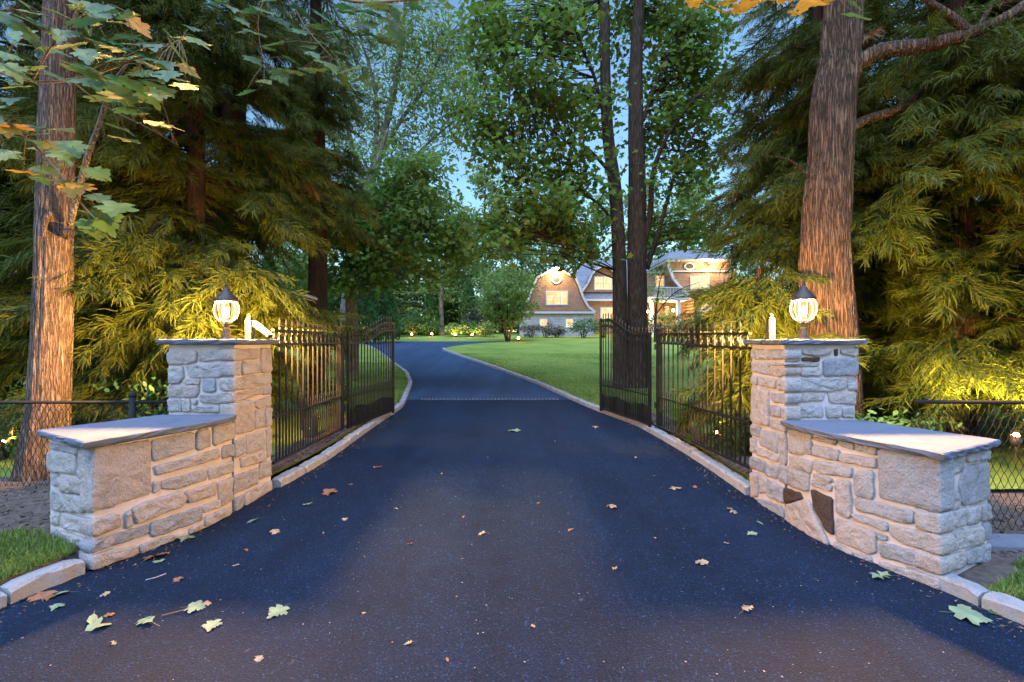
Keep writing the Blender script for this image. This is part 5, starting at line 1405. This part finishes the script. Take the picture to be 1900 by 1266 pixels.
# main body
dm = 48.5
hpoly([(560, 505), (1420, 505), (1420, GB), (560, GB)], dm, 8, M_SHINGLE, 'wall')
mb = MB()
e0, e1 = dm-.4, dm+4.5
def zz(y, d): return hz(y, d)
mb.add([(hx(330, e0), e0, zz(500, e0)), (hx(1430, e0), e0, zz(500, e0)), (hx(1430, e1), e1, zz(182, e1)), (hx(545, e1), e1, zz(182, e1)), (hx(545, e1), e1+.2, zz(188, e1)), (hx(1430, e1), e1+5, zz(505, e0)), (hx(330, e1), e1+5, zz(505, e0))], [(0,1,2,3),(0,3,4,6),(3,2,5,6),(2,1,5),(0,6,5,1)])
o = mb.build('roof', M_SLATE, house); fix_normals(o.data)
hpoly([(540, 497), (1420, 497), (1420, 512), (540, 512)], dm-.45, .5, M_WHITE, 'eave_trim')
dd = dm - .2
dorm = [(528, 440), (575, 380), (605, 310), (640, 270), (690, 245), (745, 270), (780, 310), (812, 380), (860, 440)]
hpoly(dorm, dd+.3, 4.0, M_SHINGLE, 'dormer_wall')
dr = [(515, 412+30), (565, 372), (596, 302), (632, 258), (690, 230), (750, 258), (790, 302), (822, 372), (872, 442)]
mb = MB()
for i in range(len(dr)-1):
    (x0, y0), (x1, y1) = dr[i], dr[i+1]; a, b = Vector((hx(x0, dd), 0, hz(y0, dd))), Vector((hx(x1, dd), 0, hz(y1, dd))); up_ = Vector((-(b-a).z, 0, (b-a).x)).normalized()*.08
    mb.add([(p.x, yy, p.z) for yy in (dd-.1, dd+4.2) for p in (a, b, b+up_, a+up_)], [(0,1,2,3),(7,6,5,4),(0,4,5,1),(1,5,6,2),(2,6,7,3),(3,7,4,0)])
mb.build('dormer_roof', M_SLATE, house); trim_band(dr, dd-.05, .18)
hwindow(620, 322, 757, 417, dd+.3, 2, 3); hwindow(672, 570, 790, 660, dm, 2, 3); hwindow(1112, 312, 1172, 395, dm-.3, 1, 3)
hpoly([(1010, 290), (1230, 290), (1230, 500), (1010, 500)], dm-.3, 4, M_SHINGLE, 'dormer_wall')
hpoly([(995, 275), (1240, 275), (1240, 291), (995, 291)], dm-.5, 4.4, M_SLATE, 'dormer_roof')
# right gable block
dr_ = 46.0
rg_ = [(1405, 492), (1340, 425), (1262, 335), (1222, 240), (1222, 196), (1705, 196), (1705, 240), (1665, 335), (1605, 400), (1735, 492)]
hpoly([(1405, 492), (1340, 425), (1262, 335), (1222, 240), (1222, 196), (1705, 196), (1705, 240), (1720, 335), (1735, 492)], dr_, 9, M_SHINGLE, 'gable_wall')
hpoly([(1415, 492), (1735, 492), (1735, GB), (1415, GB)], dr_+.02, 9, M_SHINGLE, 'wall')
trim_band([(1212, 186), (1212, 240), (1250, 338), (1330, 430), (1402, 497)], dr_-.1, .22)
hpoly([(1200, 176), (1725, 176), (1725, 195), (1200, 195)], dr_-.4, 9.6, M_WHITE, 'cornice')
hpoly([(1222, 268), (1712, 268), (1712, 280), (1222, 280)], dr_-.1, .12, M_WHITE, 'band_trim')
hpoly([(1400, 440), (1740, 440), (1750, 490), (1385, 490)], dr_-.35, .4, M_COPPER, 'pent_roof')
mb = MB(); a = dr_-.5
mb.add([(hx(1196, a), a, hz(175, a)), (hx(1730, a), a, hz(175, a)), (hx(1730, a), a+10, hz(175, a)), (hx(1196, a), a+10, hz(175, a)), (hx(1345, a), a+4, hz(108, a+4)), (hx(1580, a), a+4, hz(108, a+4))], [(0,1,5,4),(1,2,5),(2,3,4,5),(3,0,4),(0,3,2,1)])
mb.build('roof', M_SLATE, house)
oval_window(1378, 235, 44, 31, dr_)
hwindow(1392, 322, 1528, 420, dr_, 2, 3); hwindow(1472, 532, 1605, 640, dr_, 2, 3)
# porch with balcony
dp = 45.6
hpoly([(1062, 478), (1370, 478), (1370, 508), (1062, 508)], dp-.3, 3.4, M_WHITE, 'porch_roof')
for x in (1075, 1292):
    X = hx(x, dp); mb = MB(); mb.prism([(X-.16, dp-.1), (X+.16, dp-.1), (X+.16, dp+.22), (X-.16, dp+.22)], hz(GB, dp), hz(509, dp)); mb.build('column', M_WHITE, house)
mb = MB(); mb.bar((hx(1085, dp), dp-.1, hz(405, dp)), (hx(1350, dp), dp-.1, hz(405, dp)), .10, .07); mb.bar((hx(1085, dp), dp-.1, hz(468, dp)), (hx(1350, dp), dp-.1, hz(468, dp)), .08, .06); mb.build('balcony_rail', M_WHITE, house)
bal = None
for i in range(22):
    x = hx(1092 + i*12, dp)
    if bal is None:
        mb = MB(); mb.box((-.025, -.025, hz(467, dp)), (.025, .025, hz(407, dp))); o = mb.build('baluster', M_WHITE, house); bal = o.data
    else:
        o = bpy.data.objects.new('baluster', bal); C.objects.link(o); o.parent = house
    o.matrix_parent_inverse = Matrix.Translation(-house.location); o.location = (x, dp-.1, 0)
mb = MB(); mb.box((hx(1100, dm), dm-.06, hz(GB, dm)), (hx(1178, dm), dm-.002, hz(540, dm))); mb.build('door', M_DOOR, house)
hwindow(1188, 562, 1206, 640, dm, 1, 1)
# lamps on the house
def wall_lamp(px, py, d, power, label, size=.09):
    p = at(px, py, d); root = empty('wall_lamp', p); tag(root, label, 'lamp', 'lit lamps on the house')
    mb = MB(); mb.box((p.x-.05, p.y+.10, p.z-.08), (p.x+.05, p.y+.13, p.z+.10)); mb.build('back_plate', M_BRONZE, root)
    mb = MB(); mb.lathe([(.001, -size), (size*.7, -size*.7), (size, 0), (size*.7, size*.7), (.001, size)], p, 10); mb.build('globe', M_LAMPGLOW, root, True)
    point_light('lamp_light', (p.x, p.y - .25, p.z), power, (1, .62, .26), .06, root)
M_LAMPGLOW = emit('lamp_glow', (1, .75, .4), 30)
wall_lamp(1029, 505, dg-.32, 100, 'floodlight under the peak of the garage gable', .10)
wall_lamp(1318, 486, dr_-.6, 170, 'floodlight at the cornice of the right gable', .13)
wall_lamp(1200, 578, 45.3, 120, 'bright porch lamp left of the front door', .14); wall_lamp(1249, 576, 46.6, 130, 'bright porch lamp right of the front door', .14)

# neighbour's grey shingled building glimpsed at the far left
nb = empty('neighbour_building', (-13.5, 11, 0)); tag(nb, 'grey shingled building glimpsed at the far left edge behind cedars', 'building')
mb = MB(); mb.box((-22, 11.0, -.1), (at(53, 0, 11).x, 18, 5.2)); mb.build('wall', M_NEIGHB, nb)
mb = MB(); x = at(53, 0, 11).x; mb.box((x+.002, 10.96, -.1), (x+.14, 18, 5.2)); mb.build('corner_board', M_FLAG, nb)
mb = MB(); mb.add([(-23, 10.5, 5.2), (x+.6, 10.5, 5.2), (x+.6, 18.5, 5.2), (-23, 18.5, 5.2), (-23, 14.5, 7.6), (x+.6, 14.5, 7.6)], [(0,1,5,4),(2,3,4,5),(1,2,5),(3,0,4),(0,3,2,1)]); mb.build('roof', M_SLATE, nb)

# ------------------------------------------------------------------ landscape lights
M_AMBER = emit('amber_lens', (1, .50, .12), 16)
def ground_light(loc, aim, power, label, size=.05, spot=100, group='small landscape lights', globe=0):
    p = Vector(loc); root = empty('landscape_light', p); tag(root, label, 'garden light', group)
    d = (Vector(aim)-p).normalized(); c = p + Vector((0, 0, .14))
    mb = MB(); mb.tube([p - Vector((0, 0, .05)), c], .012, 6); mb.build('stake', M_BRONZE, root)
    mb = MB(); mb.tube([c - d*.06, c - d*.03, c + d*.04], [size*.6, size*.95, size], 12); mb.build('housing', M_BRONZE, root, True)
    mb = MB(); mb.tube([c + d*.041, c + d*.046], size*.86, 12); mb.build('lens', M_AMBER, root)
    if globe:
        mb = MB(); q = c + Vector((0, 0, globe*1.6)); mb.lathe([(.001, -globe), (globe*.7, -globe*.7), (globe, 0), (globe*.7, globe*.7), (.001, globe)], q, 10); mb.build('globe', M_AMBER, root, True)
        mb = MB(); mb.lathe([(globe*1.5, globe*1.1), (globe*.5, globe*1.7), (.001, globe*1.9)], q, 10); mb.build('cap', M_BRONZE, root, True)
    l = bpy.data.lights.new('garden_beam', 'SPOT'); l.energy = power; l.color = (1, .60, .16); l.spot_size = math.radians(spot); l.spot_blend = .6; l.shadow_soft_size = .03
    o = bpy.data.objects.new('garden_beam', l); C.objects.link(o); o.parent = root; o.matrix_parent_inverse = Matrix.Translation(-p)
    o.location = c + d*.07; o.rotation_euler = (-d).to_track_quat('Z', 'Y').to_euler()
ground_light((2.91, 6.93, .10), (3.45, 6.7, 1.3), 60, 'amber uplight in the grass behind the lit fence bars', globe=.034)
ground_light((5.30, 5.1, .42), (6.6, 7.0, 2.9), 230, 'amber uplight at the right edge behind the chain link fence', globe=.03)
ground_light((-6.4, 6.1, .15), (-5.2, 7.4, 2.6), 12, 'added unseen amber uplight brightening the left cedar from the bushes')  # added lamp without a visible source, only brightens the left cedar
for px, py, d, pw, lab in ((845, 611, 42, 160, 'left of the two bright path lights beyond the drive'), (876, 609, 42, 160, 'right of the two bright path lights beyond the drive'), (764, 622, 42.5, 160, 'amber uplight at the foot of the dark rounded shrub'), (801, 612, 43, 60, 'small yellow path light near the ivy clad trunk'), (962, 628, 36, 60, 'amber light at the foot of the tall shrub')):
    x = at(px, 0, d).x; ground_light((x, d, g(d)+.1), (x + .1, d + 1.2, g(d) + 2.2), pw, lab, .09, 140, globe=.085)

# ------------------------------------------------------------------ chain link fences
def chain_link(p0, p1, z0, z1, label, posts):
    root = empty('chain_link_fence', (*p0, z0)); tag(root, label, 'fence', 'chain link fences')
    a, b = Vector((*p0, 0)), Vector((*p1, 0)); L = (b-a).length; t = (b-a)/L; up = Vector((0, 0, 1)); nrm = Vector((t.y, -t.x, 0))
    mb = MB(); mb.tube([a + up*z1, b + up*z1], .016, 8); mb.build('top_rail', M_WIRE, root, True)
    for s in posts:
        q = a + t*s; mb = MB(); mb.tube([q + up*(z0-.1), q + up*(z1+.06)], .03, 10); mb.lathe([(.036, 0), (.036, .02), (.02, .035), (.001, .04)], q + up*(z1+.06), 10); mb.build('post', M_WIRE, root, True)
    # woven wires: each wire a zigzag column
    mb = MB(); c = .058; H = z1 - z0; n = int(L/c); m = int(H/c)
    for i in range(n):
        for k in range(m):
            s0 = i*c + (0 if k % 2 == 0 else c/2); s1 = i*c + (c/2 if k % 2 == 0 else 0)
            for sg, off in ((1, .003), (-1, -.003)):
                x0, x1 = (s0, s1) if sg > 0 else (i*c + c - (s0 - i*c), i*c + c - (s1 - i*c))
                mb.tube([a + t*x0 + up*(z0 + k*c) + nrm*off, a + t*x1 + up*(z0 + (k+1)*c) + nrm*off], .0024, 3, cap=False)
    o = mb.build('wire_mesh', M_WIRE, root); o['kind'] = 'stuff'
chain_link((-7.6, 4.75), (-3.28, 4.80), .17, .995, 'black chain link fence in front of the thick maple trunk', (.9, 3.85))
chain_link((3.32, 4.0), (7.2, 3.75), .06, 1.10, 'black chain link fence right of the curved wing wall', (1.5, 3.5))
mb = MB(); mb.prism([(3.55, 3.60), (5.6, 3.40), (5.6, 3.72), (3.55, 3.86)], .03, .075); o = mb.build('flagstone', M_FLAG); tag(o, 'grey flagstone lying along the foot of the right chain link fence', 'paving stone')

# ------------------------------------------------------------------ grass, chips, debris
def grass(name, label, fn, n, h, seed, hvar=.5, w=.004):
    r = np.random.default_rng(seed); pos = fn(r, n); n = len(pos)
    d = np.stack([r.normal(size=n)*.35, r.normal(size=n)*.35, np.ones(n)], -1)
    tv = np.array([(0, -1, 0), (0, 1, 0), (.55, .55, 0.0), (.55, -.55, 0), (1, 0, .18)], float)*np.array([1, w/h, 1]); tt = np.array([(0, 1, 2), (0, 2, 3), (3, 2, 4)])
    v, t = scatter_arrays(tv, tt, pos, frames(d, r.normal(size=(n, 3))), h*r.uniform(1-hvar, 1+hvar, n))
    o = link_mesh(name, mesh_from_arrays(name, v, t, [M_BLADE])); tag(o, label, 'grass', None, 'stuff')
def left_patch(r, n):
    y = r.uniform(1.5, 3.75, n); k = np.array([XL(min(q, 3.3)) for q in y]) - .12; x = k - r.random(n)**1.3*2.6
    keep = (np.array([mnoise.noise((a*1.6, b*1.6, 3)) for a, b in zip(x, y)]) > -.15) & ~((y > 3.34 + (-2.91 - x)*.545) & (x > -3.62))
    return np.stack([x, y, np.full(n, .12)], -1)[keep]
grass('verge_grass', 'short uneven grass on the left verge beside the kerb', left_patch, 45000, .05, 1)
def right_patch(r, n):
    y = r.uniform(1.5, 3.4, n); k = np.array([XR(min(q, 3.0)) for q in y]) + .14; x = k + r.random(n)**1.3*2.6
    keep = (np.array([mnoise.noise((a*1.6, b*1.6, 9)) for a, b in zip(x, y)]) > -.15) & ~((y > 2.95) & (x < 3.5) & (y > 2.9 + (x-2.75)*.53))
    return np.stack([x, y, np.full(n, .035)], -1)[keep]
grass('verge_grass', 'short uneven grass on the right verge beside the kerb', right_patch, 45000, .05, 2)
def lawnR(r, n):
    y = 9 + 17*r.random(n)**1.3; x = np.array([right_edge(q) for q in y]) + r.random(n)**1.4*11
    m = ~((y < 10) & (x < 3.2))
    return np.stack([x, y, np.array([g(q) for q in y]) + .075], -1)[m]
grass('lawn_grass', 'mown grass blades on the lawn before the house', lawnR, 60000, .045, 3, .5, .008)
def lawnL(r, n):
    y = 9.5 + 12*r.random(n)**1.2; x = np.array([XL(q) for q in y]) - KW - r.random(n)**1.4*7
    return np.stack([x, y, np.array([g(q) for q in y]) + .075], -1)
grass('lawn_grass', 'mown grass blades on the small lawn left of the drive', lawnL, 30000, .045, 4, .5, .008)

def chips(name, label, fn, n, size, mat, seed, z=.0):
    r = np.random.default_rng(seed); pos = fn(r, n); n = len(pos)
    xd = r.normal(size=(n, 3)); xd[:, 2] *= .25; up = np.array([0, 0, 1.0]) + r.normal(size=(n, 3))*.35
    tv = DIA_V*np.array([1, .9, 1.6]); v, t = scatter_arrays(tv, DIA_T, pos, frames(xd, up), size*r.uniform(.4, 1.6, n))
    o = link_mesh(name, mesh_from_arrays(name, v, t, [mat])); tag(o, label, None, None, 'stuff'); o['category'] = 'debris'
chips('mulch_chips', 'bark chips and leaf scraps in the beds under the fences', lambda r, n: np.concatenate([np.stack([np.array([XL(q) for q in yy]) - KW - r.random(len(yy))*.5, yy, np.array([g(q) for q in yy]) + .155], -1) for yy in [r.uniform(5.3, 10.2, n//2)]] + [np.stack([np.array([XR(q) for q in yy]) + KW + r.random(len(yy))*.5, yy, np.array([g(q) for q in yy]) + .155], -1) for yy in [r.uniform(5.1, 9.7, n//2)]]), 5000, .035, M_CHIP, 5)
chips('verge_litter', 'leaf litter and small chips on the verges', lambda r, n: np.concatenate([np.stack([-3.3 - r.random(n//2)*3, r.uniform(2, 5, n//2), np.full(n//2, .15)], -1), np.stack([3.5 + r.random(n//2)*3, r.uniform(2.2, 4.6, n//2), np.full(n//2, .06)], -1)]), 9000, .03, M_CHIP, 6)
M_BITS = leaf_mat('pale_seed_bits', [(.20, .19, .18), (.30, .26, .21), (.24, .14, .09), (.36, .34, .31)], 0, .8)
def drive_pts(r, n):
    y = 1.6 + 9.5*r.random(n)**1.6; t = r.random(n); a = np.array([XL(q) for q in y]); b = np.array([XR(q) for q in y])
    return np.stack([a + (b-a)*(.02+.96*t), y, np.array([g(q) for q in y]) + .004], -1)
def flat_bits(name, label, n, size, seed):
    r = np.random.default_rng(seed); pos = drive_pts(r, n); xd = r.normal(size=(n, 3)); xd[:, 2] = 0
    v, t = scatter_arrays(OVAL_V*np.array([1, 1.5, .4]), OVAL_T, pos, frames(xd, np.array([0, 0, 1.0]) + r.normal(size=(n, 3))*.12), size*r.uniform(.3, 1.0, n)**1.5*1.6)
    o = link_mesh(name, mesh_from_arrays(name, v, t, [M_BITS])); tag(o, label, 'debris', None, 'stuff')
flat_bits('driveway_bits', 'tiny pale seeds and scraps strewn over the dark asphalt', 1000, .0085, 7)

def edge_pts(r, n):
    y = np.concatenate([r.uniform(1.2, 3.3, n//4), r.uniform(3.3, 10.5, n - n//4)]); sd = r.random(n) < .5
    x = np.array([XL(q) + abs(r.normal(0, .10)) + .01 if l else XR(q) - abs(r.normal(0, .10)) - .01 for q, l in zip(y, sd)])
    return np.stack([x, y, np.array([g(q) for q in y]) + .008], -1)
chips('kerb_litter', 'crumbled leaves and grit gathered along the drive edges', edge_pts, 1500, .022, M_CHIP, 8)
# fallen leaves, each its own thing
def fallen(px, py, kind, mat, size, label, group='leaves fallen on the driveway', rz=None):
    d = F*CAM_Z/(py-CY)
    if d > 12: d = 12
    x = (px-CX)/F*d; me = leaf_mesh(kind, mat, rnd.randrange(6))
    o = bpy.data.objects.new('fallen_leaf', me); C.objects.link(o)
    o.location = (x, d, g(d) + size*.10 + .004); o.scale = (size, size, size*(2.4 if mat in (M_FALLEN_B, M_FALLEN_T) else 1.3))
    o.rotation_euler = (rnd.uniform(-.12, .12), rnd.uniform(-.12, .12), rz if rz is not None else rnd.uniform(0, 6.28))
    tag(o, label, 'leaf', group)
G_, B_, T_ = M_FALLEN_G, M_FALLEN_B, M_FALLEN_T
for a in [(515, 1138, 'maple', G_, .125, 'large pale green maple leaf in the middle left foreground'), (363, 1130, 'maple', G_, .115, 'pale green maple leaf at the end of a twig'), (272, 1157, 'oak', G_, .15, 'pale green lobed leaf on the other end of the twig'), (393, 1163, 'maple', G_, .10, 'green maple leaf just below the leafy twig'),
          (345, 1001, 'maple', G_, .11, 'green maple leaf close to the left wing wall'), (895, 992, 'oak', T_, .10, 'pale tan leaf lying in the centre of the drive'), (1800, 1147, 'maple', G_, .19, 'very large pale leaf near the right kerb'), (1637, 1072, 'oak', G_, .17, 'long pale green leaf below the right wing wall'),
          (1385, 1134, 'oak', T_, .09, 'tan leaf alone in the right foreground'), (1300, 1045, 'maple', T_, .10, 'tan curled leaf right of the drive centre'), (1135, 942, 'maple', T_, .11, 'tan maple leaf behind the drive centre'), (1253, 909, 'maple', T_, .11, 'brown tan leaf beside the right kerb stones'),
          (1395, 992, 'maple', G_, .085, 'small yellow green leaf before the right pier'), (1410, 972, 'oval', G_, .09, 'green oval leaf at the foot of the right pier'), (1357, 950, 'oak', T_, .15, 'long tan leaf beside the right pier'), (75, 1112, 'maple', B_, .15, 'large brown curled leaf against the left kerb'),
          (113, 1104, 'oval', G_, .13, 'green oval leaf beside the brown leaf at the left kerb'), (105, 1128, 'maple', G_, .07, 'little green leaf below the brown one by the kerb'), (172, 1152, 'oval', G_, .12, 'upper of the stacked long green leaves'), (178, 1160, 'oval', G_, .13, 'middle of the stacked long green leaves'), (184, 1167, 'oval', G_, .11, 'lowest of the stacked long green leaves'),
          (288, 1033, 'maple', B_, .16, 'orange brown folded leaf by the left wing wall'), (295, 1043, 'maple', G_, .07, 'small green leaf under the orange brown one'), (610, 917, 'maple', B_, .15, 'brown leaf before the left fence panel'), (570, 937, 'maple', G_, .10, 'green leaf beside the left pier corner'), (470, 968, 'oval', G_, .14, 'long green leaf out from the left pier'),
          (512, 988, 'maple', T_, .09, 'tan leaf out from the left pier'), (955, 802, 'maple', G_, .20, 'green leaf in mid drive between the gate leaves'), (700, 868, 'maple', B_, .12, 'brown leaf before the left gate leaf'), (1105, 795, 'maple', T_, .12, 'tan leaf inside the right gate leaf'), (1868, 1140, 'maple', M_LEAF_NEAR, .17, 'dark green leaf lying against the right kerb stones')]:
    fallen(*a)
SM = 'small dry brown leaf scrap lying loose on the dark asphalt'
for px, py in [(193, 1105), (203, 1143), (330, 1078), (385, 1122), (455, 1022), (250, 1050), (650, 900), (560, 870), (690, 895), (735, 945), (600, 990), (640, 965), (760, 1010), (860, 960), (675, 1140), (760, 1195), (830, 1225), (1000, 935), (1060, 985), (990, 1165), (1180, 850), (1215, 885), (1290, 905), (1215, 1000), (1140, 1058), (820, 880), (905, 850), (1030, 820), (440, 1050), (480, 1225), (210, 1195), (1350, 1010)]:
    fallen(px, py, rnd.choice(['oak', 'maple', 'oval']), rnd.choice([B_, T_, T_]), rnd.uniform(.035, .06), SM, 'small leaf scraps on the driveway')
mb = MB(); q = [at(300, 1146, F*CAM_Z/(1146-CY)), at(325, 1140, F*CAM_Z/(1140-CY)), at(350, 1133, F*CAM_Z/(1133-CY))]
mb.tube([p + Vector((0, 0, .012)) for p in q], .003, 5); o = mb.build('fallen_twig', M_STEM); tag(o, 'thin brown twig joining two green leaves on the asphalt', 'twig')
mb = MB(); q = [at(270, 1078, F*CAM_Z/(445)), at(290, 1073, F*CAM_Z/440), at(308, 1066, F*CAM_Z/433)]
mb.tube([p + Vector((0, 0, .006)) for p in q], .004, 5); o = mb.build('fallen_twig', M_STONE_TAN); tag(o, 'short pale stick on the asphalt below the left wing wall', 'twig')

#print('TRIS', sum(len(m.polygons) for m in bpy.data.meshes), 'cedar', [len(o.data.polygons) for o in bpy.data.objects if o.name.startswith('crown')][:3])
